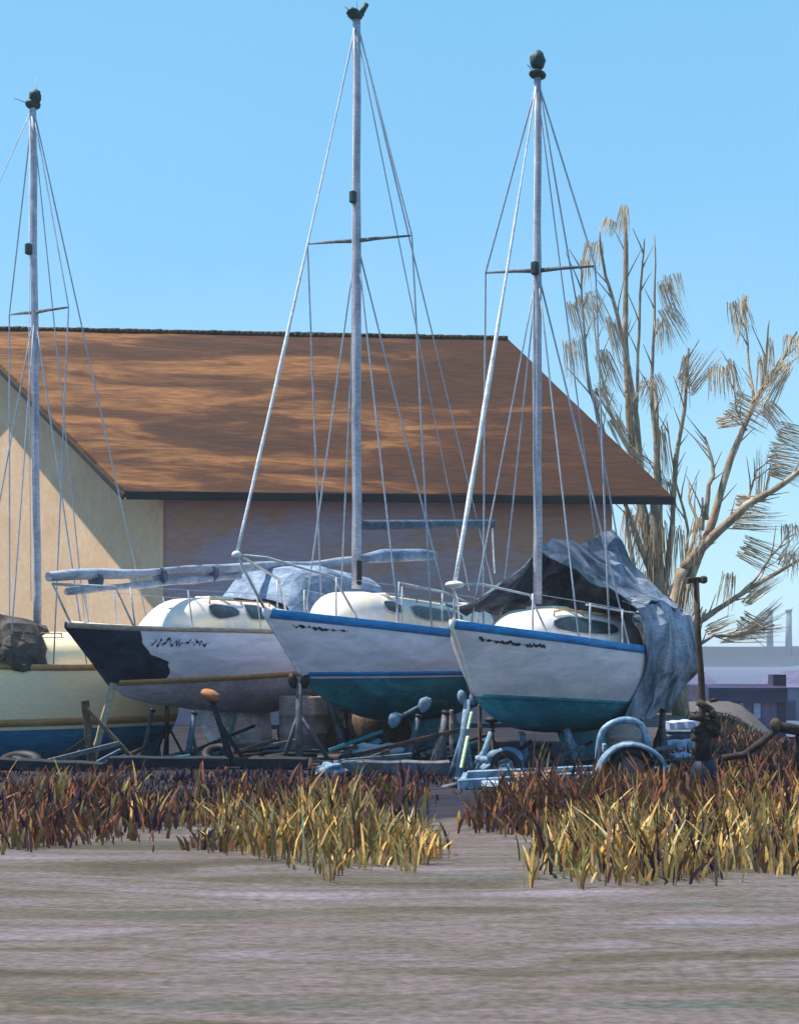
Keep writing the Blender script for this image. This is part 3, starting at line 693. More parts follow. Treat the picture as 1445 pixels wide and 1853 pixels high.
stand('blue grey stand under the navy bow, left of the other', (276, 1285), (254, 1384), M['bluesteel'], spread=.12, padr=.06)
stand('blue stand just ahead of the stained keel of the navy bowed sailboat', (352, 1290), (338, 1380), M['bluesteel'], r=.045, spread=.15, padr=.06)
stand('navy stand with a round rusty orange pad against the grey hull', (381, 1258), (424, 1392), M['darkwood'], r=.045, padr=.155, padm=M['rust'], spread=.2)
stand('grey stand with twin black pads at the stem of the middle sailboat', (541, 1232), (541, 1386), M['greysteel'], r=.05, pads=2, spread=.48, padr=.10)
stand('slate coloured stand leaning under the forefoot of the middle sailboat', (590, 1250), (628, 1362), M['bluesteel'], r=.045, spread=.2, padr=.05)
stand('thin stand with pale blue pad behind the middle boat forefoot', (665, 1303), (672, 1352), M['bluesteel'], r=.025, padr=.085, padm=M['paleblue'], spread=.15)
stand('blue grey stand against the teal keel of the middle sailboat', (757, 1296), (737, 1386), M['bluesteel'], r=.05, padr=.06, spread=.2)
stand('thick dark stand between the middle boat keel and the pale bow post', (806, 1290), (790, 1398), M['greysteel'], r=.06, padr=.07, spread=.15)
st = stand('pale blue post with a lime strip of painted sunlight under the stem of the right hand boat', (846, 1262), (831, 1412), M['paleblue'], r=.055, pads=2, padr=.085, padm=M['paleblue'], spread=.18)
c = st.location; p0 = P(838, 1385, c.y - .02) - c; p1 = P(848, 1330, c.y) - c; p2 = P(858, 1262 + 20, c.y) - c
g = MB(); g.beam(P(834, 1390, c.y - .1) - c, P(846, 1332, c.y - .04) - c, .06, .03); g.beam(P(846, 1320, c.y - .06) - c, P(853, 1288, c.y - .02) - c, .045, .03); g.build('strip', M['lime'], st)  # sunlight on the post, built as a pale coloured strip
stand('pale blue stand leaning in behind the post with the lime sunlight strip', (889, 1322), (862, 1402), M['paleblue'], r=.045, padr=.05, spread=.12)
stand('pale blue upright stand under the deepest part of the right hand hull', (944, 1328), (953, 1394), M['paleblue'], r=.05, padr=.06, padm=M['paleblue'], spread=.12)
stand('pale blue stand with a brownish pad leaning on the teal keel', (1018, 1300), (1046, 1392), M['paleblue'], r=.06, padr=.12, padm=M['paleblue'], spread=.2)
stand('pale blue stand under the hanging grey sheet', (1158, 1300), (1172, 1384), M['paleblue'], r=.045, padr=.08, padm=M['paleblue'], spread=.2)
stand('dark grey stand at the stern of the right hand boat', (1199, 1262), (1196, 1372), M['greysteel'], r=.05, padr=.06, spread=.15)
# screw clamp strut across boat C's bilge
y0 = 20.0; root = empty('clamp_strut', P(742, 1288, y0)); tag(root, 'short grey strut with two pale pads against the teal hull', 'strut'); c = root.location
g = MB(); g.tube([P(716, 1302, y0) - c, P(768, 1274, y0) - c], .035, 8); g.build('rod', M['bluesteel'], root)
for q in ((714, 1303), (769, 1275)):
    g = MB(); g.blob(P(*q, y0 - .02) - c, (.10, .06, .12), Matrix.Rotation(.4, 3, 'Y'), wob=.3); g.build('pad', M['paleblue'], root)
# wooden props at boat A
def plank(name, label, a, b, wd, ht, m_, cat='timber', group=None):
    a = Vector(a); b = Vector(b); c = (a + b) / 2; g = MB(); n = 8; d = (b - a)
    y = Vector((0, 0, 1)).cross(d.normalized())
    if y.length < .1: y = Vector((1, 0, 0)).cross(d.normalized())
    y.normalize(); z = d.normalized().cross(y); rows = []
    for i in range(n + 1):
        p = a + d * i / n - c; q = 1 + .1 * math.sin(i * 2.1 + a.x * 3)
        rows.append([p + y * sx * wd / 2 * q + z * sz * ht / 2 * q for sx, sz in ((-1, -.8), (-.8, -1), (.8, -1), (1, -.8), (1, .8), (.8, 1), (-.8, 1), (-1, .8))])
    g.grid(rows, 0, False, True); g.add(rows[0], [list(range(8))[::-1]]); g.add(rows[-1], [list(range(8))])
    o = g.build(name, m_); o.location = c; tag(o, label, cat, group); return o
f = onground(168, 20.3)
plank('wooden_prop', 'dark brown upright timber prop standing before the cream hull', f, P(154, 1268, 20.3), .13, .1, M['wood'], 'prop')
plank('wooden_prop', 'bleached timber prop leaning right beside the upright brown one', onground(163, 20.5), P(206, 1236, 20.6), .14, .1, M['woodpale'], 'prop')
plank('wooden_prop', 'thin dark brace sloping from the upright prop down to the right', P(158, 1282, 20.2), onground(256, 20.1), .06, .06, M['wood'], 'prop')
plank('timber_beam', 'black timber lying slanted in front of the blue bottom', P(28, 1375, 19.9), P(148, 1402, 19.4), .14, .12, M['dark'])
# heavy timbers on the ground
plank('timber_beam', 'long navy tarred beam lying under the navy bowed sailboat', onground(200, 19.7, .12), onground(556, 19.6, .1), .26, .16, M['darkwood'])
plank('timber_beam', 'dark grey beam lying on the ground under the middle sailboat', onground(604, 18.9, .1), onground(812, 18.9, .1), .25, .2, M['greysteel'])
plank('timber_beam', 'navy tarred beam lying at the left edge under the cream sailboat', onground(-20, 19.4, .1), onground(190, 19.2, .05), .26, .16, M['darkwood'])
plank('plank', 'black plank sloping up to the right under the teal keel', P(622, 1372, 19.6), P(845, 1318, 19.2), .1, .07, M['iron'], 'plank')
plank('plank', 'grey plank lying in front of the black sloping plank', P(612, 1378, 19.3), P(745, 1366, 19.3), .1, .06, M['bluesteel'], 'plank')
plank('plank', 'bright pale plank lying on the ground painted dark as shade before the trailer', onground(866, 16.6, .08), onground(944, 16.0, .08), .16, .07, M['palelav'], 'plank')
plank('plank', 'rusty orange plank on the trailer frame', P(930, 1404, 16.8), P(1000, 1398, 16.8), .2, .06, M['rust'], 'plank')
def heap(name, label, c, r, m_, cat, wob=.6, seed=0, rz=0):
    g = MB(); g.blob((0, 0, 0), r, Matrix.Rotation(rz, 3, 'Y'), n=22, k=14, wob=wob, seed=seed); o = g.build(name, m_); o.location = c; tag(o, label, cat); return o
def barrel(label, c, r, h):
    root = empty('drum', c); tag(root, label, 'drum'); g = MB()
    pr = [(0, .96), (.02, 1), (.3, 1), (.32, 1.04), (.34, 1), (.64, 1), (.66, 1.04), (.68, 1), (.98, 1), (1, .96)]
    g.tube([Vector((0, 0, h * z)) for z, q in pr], [r * q for z, q in pr], 24); g.build('shell', M['pinkish'], root)
    g = MB(); g.disc((r * .5, -r * .2, h + .012), (0, 0, 1), .04, .02, 10); g.build('bung', M['iron'], root)
def tyre(label, c, r, tilt, m_=None):
    root = empty('tyre', c); tag(root, label, 'tyre', 'old tyres lying about the stands'); g = MB(); rows = []
    Mx = Matrix.Rotation(tilt, 3, 'X')
    for i in range(24):
        a = 2 * math.pi * i / 24; rows.append([Mx @ Vector(((r + .35 * r * math.cos(b)) * math.cos(a), (r + .35 * r * math.cos(b)) * math.sin(a), .32 * r * math.sin(b))) for b in [2 * math.pi * k / 10 for k in range(10)]])
    rows.append(rows[0]); g.grid(rows, 0, True, True); g.build('tread', M['dark'], root)
    return root
tyre('old black tyre lying flat between the pale blue stands', P(915, 1385, 18.2), .16, 1.15)
tyre('old black tyre leaning at the foot of the teal keel', P(985, 1384, 18.2), .2, 1.0)
tyre('old black tyre lying below the stained keel of the navy bowed boat', onground(395, 20.6, .15), .2, .5)
tyre('old black tyre half hidden at the left edge', onground(35, 20.2, .1), .26, .35)
heap('folded_tarp', 'pale blue folded tarp lying between the pale blue stands', onground(905, 18.8, .16), (.36, .3, .2), M['paleblue'], 'tarp', .7, 3)
heap('folded_tarp', 'pale grey folded tarp lying under the middle sailboat forefoot', onground(690, 20.6, .12), (.5, .3, .17), M['alulight'], 'tarp', .7, 8)
heap('canvas_bundle', 'small pale blue canvas bundle at the foot of the twin pad stand', onground(600, 18.6, .08), (.2, .15, .1), M['paleblue'], 'canvas', .7, 12)
barrel('dusty pink drum standing behind the twin pad stand', onground(548, 23.4), .42, .95)
barrel('dusty pink drum standing behind the pale blue arch at the stern', onground(1128, 19.8), .26, .7)
# the rough things stored under the boats
plank('crate_board', 'brown board standing upright behind the post with the lime sunlight strip', onground(868, 20.5), P(868, 1275, 20.5), .28, .05, M['wood'], 'board')
plank('crate_board', 'dusty pink board standing between the dark stand and the post with the lime sunlight strip', onground(816, 20.6), P(816, 1285, 20.6), .26, .05, M['pinkish'], 'board')
heap('soil_pile', 'brown heap of soil behind the stands of the middle sailboat', onground(660, 24.5, .1), (1.5, .8, .85), M['wood'], 'soil pile', .5, 4)
for lab, b_, t0 in (('dark timber blocks stacked under the keel of the right hand boat', D, 4.2), ('dark timber blocks stacked under the keel of the middle sailboat', Cb, 4.9), ('dark timber blocks stacked under the stained keel of the navy bowed boat', Bb, 4.5)):
    root = empty('keel_blocks', b_.W(t0, 0, 0)); tag(root, lab, 'timber blocks')
    for k, (dx, dy) in enumerate(((-.5, 0), (.45, .1))):
        g = MB(); g.box((dx, dy, .06), (.22, .7, .12), Matrix.Rotation(.6 + .1 * k, 3, 'Z'), bev=.015); g.build('block', M['wood'], root)
def scrap(label, x0, x1, y0, y1, n, seed):
    rn = random.Random(seed); g = MB(); ms = [M['darkwood'], M['bluesteel'], M['greysteel'], M['iron'], M['paleblue'], M['teal'], M['wood']]
    for _ in range(n):
        px = rn.uniform(x0, x1); Y = rn.uniform(y0, y1); a = onground(px, Y, rn.uniform(.03, .12)); an = rn.uniform(-.5, .5); L_ = rn.uniform(.35, 1.1)
        b = a + Vector((math.cos(an) * L_, math.sin(an) * L_ * .7, rn.choice((0, .05, .2, .45)) * rn.random()))
        mi = rn.choice((0, 0, 1, 2, 2, 3, 3, 4, 5, 6))
        if rn.random() < .6: g.beam(a, b, rn.uniform(.05, .13), rn.uniform(.03, .09), mi, .006)
        else: g.tube([a, a.lerp(b, .5) + Vector((0, 0, rn.uniform(0, .05))), b], rn.uniform(.02, .045), 7, mi)
    tag(g.build('scrap', ms), label, 'scrap', kind='stuff')
scrap('tangle of dark scrap timber and pipe under the navy bowed and cream sailboats', 10, 500, 19.8, 23.5, 60, 3)
scrap('tangle of blue and grey scrap timber and pipe under the middle sailboat', 560, 800, 19.2, 23, 48, 7)
scrap('tangle of pale blue scrap and poles under the right hand boat', 850, 1160, 17.9, 21, 46, 12)
# stands on the far sides of the hulls
def farstand(label, b_, t, m_):
    p = b_.W(t, b_.B(t) * .75, 0); f = Vector((p.x, p.y, gz(p.x, p.y))); root = empty('boat_stand', f); tag(root, label, 'boat stand', 'boat stands propping the hulls')
    z = b_.K(t) + (b_.Z(t) - b_.K(t)) * .12 - f.z
    g = MB(); g.tube([(0, 0, 0), (0, 0, z)], .035, 8); g.build('post', m_, root)
    for dx, dy in ((.3, .1), (-.25, .25), (0, -.35)):
        g = MB(); g.tube([(0, 0, z * .6), (dx, dy, 0)], .022, 8); g.build('leg', m_, root)
    g = MB(); g.blob((0, 0, z), (.12, .1, .05)); g.build('pad', M['dark'], root)
farstand('dark stand on the far side of the middle sailboat', Cb, 3.4, M['iron'])
farstand('dark stand on the far side of the navy bowed sailboat', Bb, 3.2, M['iron'])
farstand('dark stand on the far side of the right hand boat', D, 2.6, M['iron'])
# ------------------------------------------------------------------ trailer
def smooth2(*p):
    X = [(i, a[0]) for i, a in enumerate(p)]; Y = [(i, a[1]) for i, a in enumerate(p)]
    return [(curve(X, i / 4), curve(Y, i / 4)) for i in range(4 * (len(p) - 1) + 1)]
def trailer():
    Yn = 16.5; c = onground(1000, Yn + .5); root = empty('trailer', c)
    tag(root, 'pale blue flat trailer with an arched mudguard in front of the right hand boat', 'trailer')
    q = lambda px, py, Y: P(px, py, Y) - c
    g = MB(); g.beam(q(828, 1420, Yn), q(1102, 1404, Yn), .09, .13); g.beam(q(845, 1402, Yn + .9), q(1110, 1390, Yn + .9), .09, .1)
    for px in (838, 930, 1020, 1095): g.beam(q(px, 1413, Yn + .02), q(px + 4, 1402, Yn + .86), .07, .07)
    g.build('frame', M['paleblue'], root)
    for Y_, nm in ((Yn - .12, 0), (Yn + 1.05, 1)):
        cx = q(1141, 1392, Y_); rows = []
        for i in range(15):
            a = math.pi * (-.06 + 1.12 * i / 14); ra = .42 + .01 * math.sin(i)
            rows.append([cx + Vector((math.cos(a) * rr, dy, math.sin(a) * rr * .82 - .02)) for rr, dy in ((ra - .05, -.13), (ra, -.13), (ra + .02, 0), (ra, .13), (ra - .05, .13))])
        g = MB(); g.grid(rows, 0, True)
        mo = g.build('mudguard', M['paleblue'], root); md = mo.modifiers.new('t', 'SOLIDIFY'); md.thickness = .02
        wc = Vector((cx.x, cx.y, .28)); g = MB(); rows = []
        for i in range(25):
            a = 2 * math.pi * i / 24; rows.append([wc + Vector(((.22 + .075 * math.cos(b)) * math.cos(a), .09 * math.sin(b), (.22 + .075 * math.cos(b)) * math.sin(a))) for b in [2 * math.pi * k / 10 for k in range(10)]])
        g.grid(rows, 0, True, True); w_ = g.build('wheel', M['dark'], root)
        g = MB(); g.disc(wc, (0, 1, 0), .16, .1, 18); g.build('rim', M['greysteel'], w_)
    g = MB(); g.tube([q(828, 1420, Yn + .3), q(800, 1426, Yn + .4)], .035, 8); g.build('coupling', M['greysteel'], root)
    # hoop over the load
    g = MB(); pts = [q(px, py, Yn + .5) for px, py in smooth2((1080, 1404), (1082, 1350), (1094, 1318), (1128, 1303), (1158, 1312), (1172, 1345), (1176, 1398))]
    g.tube(pts, [.03 + .016 * math.sin(math.pi * i / (len(pts) - 1)) for i in range(len(pts))], 10); g.build('hoop', M['paleblue'], root)
    g = MB(); g.beam(q(1090, 1388, Yn + .45), q(1092, 1345, Yn + .45), .2, .05); g.build('upright', M['paleblue'], root)
trailer()
# ------------------------------------------------------------------ right side: lamp post, old winch, railing, shed
c = G(1270, 1442); Yp = c.y
root = empty('post', c); tag(root, 'tall dark wooden post with a crosspiece rising among the grass', 'post')
q = lambda px, py, dY=0: P(px, py, Yp + dY) - c
g = MB(); g.tube([q(1272, 1442), q(1271, 1330), q(1268, 1230), q(1262, 1150), q(1259, 1050)], [.05, .045, .04, .038, .032], 8); g.build('shaft', M['poleb'], root)
g = MB(); g.beam(q(1243, 1050), q(1276, 1049), .06, .07); g.build('crosspiece', M['poleb'], root)
g = MB(); g.box(q(1272, 1049), (.08, .1, .09), bev=.02); g.build('lamp_head', M['poleb'], root)
g = MB(); g.box(q(1244, 1051), (.045, .08, .07), bev=.01); g.build('bracket', M['poleb'], root)
c = G(1276, 1450); c.y += .1; Yp = c.y
root = empty('winch', c); tag(root, 'black rusted hand winch with crank arms bolted round the tall post', 'winch')
q = lambda px, py, dY=0: P(px, py, Yp + dY) - c
g = MB(); g.tube([q(1278, 1456), q(1276, 1410), q(1272, 1390), q(1274, 1368)], [.13, .17, .15, .07], 12); g.build('housing', M['navy'], root)
g = MB(); g.tube([q(1272, 1375), q(1270, 1340), q(1273, 1300)], [.1, .09, .05], 10); g.build('column', M['iron'], root)
for a_, b_, rr in (((1262, 1270), (1286, 1286), .045), ((1286, 1284), (1290, 1300), .04), ((1246, 1297), (1272, 1300), .04), ((1252, 1325), (1268, 1318), .045), ((1250, 1334), (1270, 1338), .045), ((1280, 1310), (1298, 1330), .045), ((1284, 1268), (1296, 1266), .025)):
    g = MB(); g.tube([q(*a_, -.08), q(*b_, -.06)], rr, 8); g.build('crank_arm', M['iron'], root)
g = MB(); g.disc(q(1284, 1318, -.02), (.2, 1, .1), .11, .08, 18); g.build('gear', M['iron'], root)
c = G(1362, 1432); Yp = c.y
root = empty('drawbar', c); tag(root, 'rusted drawbar rising to the right on a leg and two small black wheels', 'drawbar')
q = lambda px, py, dY=0: P(px, py, Yp + dY) - c
g = MB(); g.tube([q(1305, 1372), q(1345, 1366), q(1375, 1345), q(1408, 1318)], [.04, .045, .05, .035], 8); g.build('bar', M['iron'], root)
g = MB(); g.tube([q(1400, 1312), q(1425, 1318), q(1470, 1326, .2)], [.05, .07, .06], 8); g.build('hitch', M['iron'], root)
g = MB(); g.tube([q(1353, 1366), q(1358, 1400), q(1364, 1432)], [.045, .045, .05], 8); g.build('leg', M['iron'], root)
g = MB(); g.tube([q(1445, 1322, .1), q(1438, 1370, .1), q(1440, 1430, .1)], [.04, .04, .05], 8); g.build('leg', M['iron'], root)
g = MB(); g.blob(q(1402, 1311, -.03), (.07, .06, .08)); g.build('knob', M['wood'], root)
for px in (1373, 1396):
    g = MB(); g.tube([q(px, 1402, -.1), q(px + 2, 1402, .02)], .12, 14); g.build('wheel', M['dark'], root)
g = MB(); g.blob(q(1420, 1350, 0), (.04, .04, .07)); g.build('hook', M['iron'], root)
# stacked pale timber beyond the trailer
for i, (px0, px1, py, Y_) in enumerate(((1206, 1258, 1313, 26), (1192, 1264, 1350, 22.5), (1215, 1245, 1375, 20.5))):
    labs = ('short pale lavender board lying farthest behind the dark post', 'long pale lavender board lying behind the dark post', 'small pale lavender board half sunk in the rusty grass')
    plank('pale_board', labs[i], P(px0, py, Y_), P(px1, py - 4, Y_), .5, .16, M['palelav'], 'board')
plank('stack_crate', 'blue painted crate under the pale lavender boards', onground(1226, 24), P(1226, 1322, 24), .6, .5, M['bluesteel'], 'crate')
# shed by the water
def shed():
    Yc = 56.0; c = P(1345, 1330, Yc); root = empty('shed', c); tag(root, 'small lavender shed with a dark purple roof beyond the yard', 'shed')
    q = lambda px, py, dY=0: P(px, py, Yc + dY) - c
    mw = mat('lavender_wall', (.11, .085, .19), (.18, .16, .31), sc=(1, 1, .4), scale=.9, rough=.9, bump=0)
    mr = mat('purple_roof', (.028, .02, .055), (.03, .05, .12), sc=(.3, 1, 2), scale=1.2, rough=.9, bump=0)
    g = MB(); a, b = q(1302, 1345), q(1404, 1345); h = q(1302, 1266).z
    bz = a.z
    g.box(((a.x + b.x) / 2, 1.5, (h + bz) / 2), (b.x - a.x, 3.0, h - bz)); g.build('wall', mw, root)
    g = MB(); x0, x1 = q(1278, 1300).x, q(1420, 1300).x; zt = q(1300, 1238).z; ze = q(1300, 1270).z
    rows = [[Vector((x, -.35, ze)) for x in (x0, x1)], [Vector((x, -.3, zt - .15)) for x in (x0, x1)], [Vector((x, .4, zt)) for x in (x0, x1)], [Vector((x, 3.3, zt - .1)) for x in (x0, x1)], [Vector((x, 3.3, ze)) for x in (x0, x1)]]
    g.grid(rows, 0, False)
    for k in (0, 1): g.add([r_[k] for r_ in rows], [(0, 1, 2, 3, 4)])
    g.add([rows[0][0], rows[0][1], rows[4][1], rows[4][0]], [(0, 1, 2, 3)])
    g.build('roof', mr, root)
    for i, (p0, p1, y0, y1) in enumerate(((1321, 1331, 1272, 1318), (1336, 1343, 1272, 1314), (1362, 1374, 1272, 1300))):
        a = q(p0, y1); b = q(p1, y0); g = MB(); g.box(((a.x + b.x) / 2, -.04, (a.z + b.z) / 2), (b.x - a.x, .08, b.z - a.z)); g.build('door' if i < 2 else 'window', M['palelav'], root)
    g = MB(); a = q(1411, 1238); g.box((a.x, .5, a.z - 1.1), (.55, .8, 3.0)); g.build('chimney', mr, root)
shed()
def warehouse(label, p0, p1, ytop, Yc, m_, hip, doors):
    c = P((p0 + p1) / 2, 1190, Yc); c.z = -2.35; root = empty('warehouse', c); tag(root, label, 'warehouse')
    w_ = (p1 - p0) / F * Yc; h = EYE - (ytop - HY) / F * Yc + 2.35; g = MB(); g.box((0, 3, h * .36), (w_, 6, h * .72)); g.build('wall', m_, root)
    g = MB(); a = w_ / 2 + .2; z0, z1 = h * .70, h
    g.add([(-a, -.2, z0), (a, -.2, z0), (a, 6.2, z0), (-a, 6.2, z0), (-a + hip, 3, z1), (a - hip, 3, z1)], [(0, 1, 5, 4), (2, 3, 4, 5), (0, 4, 3), (1, 2, 5), (0, 3, 2, 1)]); g.build('roof', M['farroof'], root)
    for k in range(doors):
        g = MB(); g.box((-w_ / 2 + w_ * (k + .5) / doors, -.03, h * .25), (w_ / doors * .45, .08, h * .4)); g.build('door', M['fardoor'], root)
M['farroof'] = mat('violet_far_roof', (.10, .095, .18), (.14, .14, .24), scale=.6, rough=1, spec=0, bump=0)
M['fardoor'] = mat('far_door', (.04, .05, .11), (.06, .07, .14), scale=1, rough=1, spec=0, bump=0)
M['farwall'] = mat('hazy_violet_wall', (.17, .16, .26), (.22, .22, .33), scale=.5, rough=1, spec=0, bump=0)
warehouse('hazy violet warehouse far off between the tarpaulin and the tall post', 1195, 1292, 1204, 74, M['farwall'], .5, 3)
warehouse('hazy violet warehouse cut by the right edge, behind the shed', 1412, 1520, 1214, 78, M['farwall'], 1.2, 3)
for i, px in enumerate((1392, 1426)):
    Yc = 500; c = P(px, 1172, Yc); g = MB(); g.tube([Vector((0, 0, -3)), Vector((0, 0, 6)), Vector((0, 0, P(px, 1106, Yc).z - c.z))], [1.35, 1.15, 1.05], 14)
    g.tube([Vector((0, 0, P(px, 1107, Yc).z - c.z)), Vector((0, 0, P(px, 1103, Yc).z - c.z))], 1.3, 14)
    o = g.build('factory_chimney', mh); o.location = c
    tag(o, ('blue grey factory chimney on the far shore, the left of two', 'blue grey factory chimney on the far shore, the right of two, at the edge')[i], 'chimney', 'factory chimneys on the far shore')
# ------------------------------------------------------------------ trees
bark = mat('pale_bark', (.36, .28, .20), (.48, .39, .29), (.20, .15, .105), sc=(1.2, 1.2, .35), scale=1.6, rough=.95, bump=.4)
twig = mat('dry_twigs', (.54, .43, .30), (.60, .50, .38), sc=(1, 1, 1), scale=.9, rough=.95, bump=0)
twigd = mat('dark_twigs', (.28, .20, .13), (.36, .28, .19), scale=1.5, rough=.95, bump=0)
def limb(g, pts, Y, r0, r1, c, dY=0):
    n = len(pts); q = []; r_ = []
    for i in range(n - 1):
        for k in range(5):
            f = (i + k / 5) / (n - 1); a = Vector((*pts[i], 0)).lerp(Vector((*pts[i+1], 0)), k / 5)
            p = P(a.x + 3 * noise.noise(Vector((f * 6, pts[0][0] * .1, 0))), a.y, Y + dY * f) - c; q.append(p); r_.append((r0 + (r1 - r0) * f) * (1 + .22 * noise.noise(Vector((f * 9, pts[0][1] * .13, 2)))))
    q.append(P(pts[-1][0], pts[-1][1], Y + dY) - c); r_.append(r1); g.tube(q, r_, 8)
    return q
def spray(g, px, py, ang, ln, wd, n, Y, c, rnd):
    """a comb of fine twigs: starts along an edge and runs about the same way"""
    a = R(ang); d = Vector((math.cos(a), -math.sin(a))); e = Vector((-d.y, d.x))
    n = int(n * 1.5)
    for i in range(n):
        f = (i + rnd.random()) / n - .5; s0 = Vector((px, py)) + e * f * wd + d * rnd.uniform(-.1, .08) * ln
        l = ln * rnd.uniform(.55, 1.1); da = rnd.uniform(-.09, .09) + f * .15
        dd = Vector((d.x * math.cos(da) - d.y * math.sin(da), d.x * math.sin(da) + d.y * math.cos(da)))
        Yd = Y + rnd.uniform(-.5, .5); y1 = Yd + rnd.uniform(-.35, .35)
        mid = s0 + dd * l * .5 + e * rnd.uniform(-2, 2); end = s0 + dd * l
        w0 = rnd.uniform(.006, .018)
        g.tube([P(s0.x, s0.y, Yd) - c, P(mid.x, mid.y, (Yd + y1) / 2) - c, P(end.x, end.y, y1) - c], [w0, w0 * .8, w0 * .3], 4, cap=False, m=1 if rnd.random() < .25 else 0)
def tree(label, base, Y, limbs, sprays, seed):
    c = onground(base, Y); root = empty('bare_tree', c); tag(root, label, 'tree', 'bare trees beyond the barn'); rnd = random.Random(seed)
    g = MB()
    for pts, r0, r1, dy in limbs[:1]: limb(g, pts, Y, r0, r1, c, dy)
    g.build('trunk', bark, root)
    for pts, r0, r1, dy in limbs[1:]:
        g = MB(); q = limb(g, pts, Y, r0, r1, c, dy)
        # side shoots
        for k in range(3, len(q) - 1, 2):
            if rnd.random() < .75:
                p = Vector(q[k]); t = (Vector(q[k+1]) - p).normalized(); sd = Vector((t.z, rnd.uniform(-.5, .5), -t.x)) * rnd.choice((-1, 1)); L_ = rnd.uniform(.35, .9)
                g.tube([p, p + (t * .8 + sd * .35) * L_ * .5, p + (t * 1.0 + sd * .55 + Vector((0, 0, .15))) * L_], [.03, .02, .008], 5, cap=False)
        g.build('branch', bark, root)
    g = MB()
    for s_ in sprays: spray(g, *s_, Y, c, rnd)
    g.build('crown', [twig, twigd], root)
T1 = [
 ([(1205, 1300), (1200, 1150), (1190, 1050), (1185, 900)], .30, .16, 0),
 ([(1190, 1060), (1155, 900), (1140, 760), (1130, 620), (1132, 480), (1128, 375)], .16, .05, 1),
 ([(1165, 900), (1150, 760), (1130, 640), (1118, 570), (1095, 500), (1084, 420)], .10, .03, -1),
 ([(1190, 950), (1185, 800), (1178, 690), (1184, 560), (1183, 425)], .10, .015, .5),
 ([(1150, 800), (1153, 640), (1160, 500), (1165, 432)], .06, .02, -.6),
 ([(1195, 1000), (1190, 860), (1186, 740), (1183, 690)], .12, .05, 1.2),
 ([(1205, 1100), (1145, 960), (1130, 905), (1090, 780), (1065, 700), (1055, 560), (1050, 470)], .10, .02, -1.5),
 ([(1150, 840), (1100, 740), (1080, 640), (1070, 545)], .06, .02, 1.4),
 ([(1200, 1100), (1215, 950), (1222, 830), (1238, 740), (1245, 630)], .10, .04, 0),
 ([(1210, 1100), (1172, 980), (1165, 920), (1150, 850)], .12, .06, .5),
 ([(1205, 1150), (1150, 1060), (1140, 990), (1132, 915)], .11, .05, -.5),
 ([(1208, 1120), (1240, 1040), (1244, 960), (1222, 870), (1205, 760)], .07, .02, 1),
]
S1 = [(1128, 375, 265, 62, 16, 14), (1104, 398, 250, 30, 26, 16), (1074, 440, 262, 55, 34, 22), (1060, 470, 268, 60, 10, 8), (1034, 550, 285, 70, 26, 18), (1062, 535, 290, 70, 40, 26),
 (1034, 618, 278, 80, 36, 24), (1088, 640, 290, 80, 30, 22), (1104, 580, 283, 100, 16, 14), (1080, 700, 300, 80, 30, 20), (1200, 510, 290, 80, 26, 20), (1215, 500, 280, 60, 34, 18),
 (1195, 580, 275, 60, 26, 16), (1205, 560, 300, 70, 30, 18), (1240, 700, 55, 80, 44, 26), (1238, 650, 265, 90, 10, 12), (1172, 690, 250, 60, 26, 14), (1185, 680, 290, 60, 20, 14),
 (1110, 760, 300, 70, 24, 18), (1134, 820, 320, 60, 30, 18), (1196, 780, 275, 110, 14, 14), (1204, 870, 280, 70, 20, 14), (1140, 930, 268, 110, 24, 20), (1165, 935, 272, 120, 26, 20),
 (1190, 950, 270, 120, 30, 24), (1155, 1040, 268, 100, 40, 26), (1225, 960, 268, 110, 26, 18), (1205, 1060, 266, 90, 34, 22), (1230, 1050, 262, 80, 26, 18), (1215, 1120, 262, 60, 30, 16)]
T2 = [
 ([(1232, 1300), (1222, 1180), (1218, 1100), (1234, 1030)], .26, .17, 0),
 ([(1222, 1110), (1255, 1030), (1290, 940), (1320, 830), (1345, 770), (1370, 720), (1412, 660), (1440, 600)], .15, .04, 1),
 ([(1234, 1030), (1290, 970), (1350, 915), (1400, 885), (1470, 835)], .15, .07, -1),
 ([(1275, 940), (1280, 880), (1290, 860), (1283, 820), (1274, 790)], .08, .03, .6),
 ([(1270, 960), (1270, 900)], .06, .03, 0),
 ([(1365, 730), (1358, 690), (1350, 610), (1346, 540)], .05, .02, .8),
 ([(1375, 715), (1385, 650), (1390, 580)], .05, .02, -.5),
 ([(1225, 1150), (1275, 1118), (1330, 1080), (1390, 1045), (1470, 1000)], .10, .05, .5),
 ([(1350, 780), (1330, 740), (1322, 650)], .03, .015, 0),
 ([(1230, 1190), (1290, 1150), (1340, 1150), (1400, 1130)], .05, .02, -1),
 ([(1330, 1080), (1365, 1050), (1400, 1000), (1430, 960)], .05, .02, 1),
 ([(1350, 915), (1362, 870), (1368, 850)], .04, .02, -.5),
 ([(1240, 1020), (1262, 950), (1245, 900), (1246, 870)], .06, .02, 1),
]
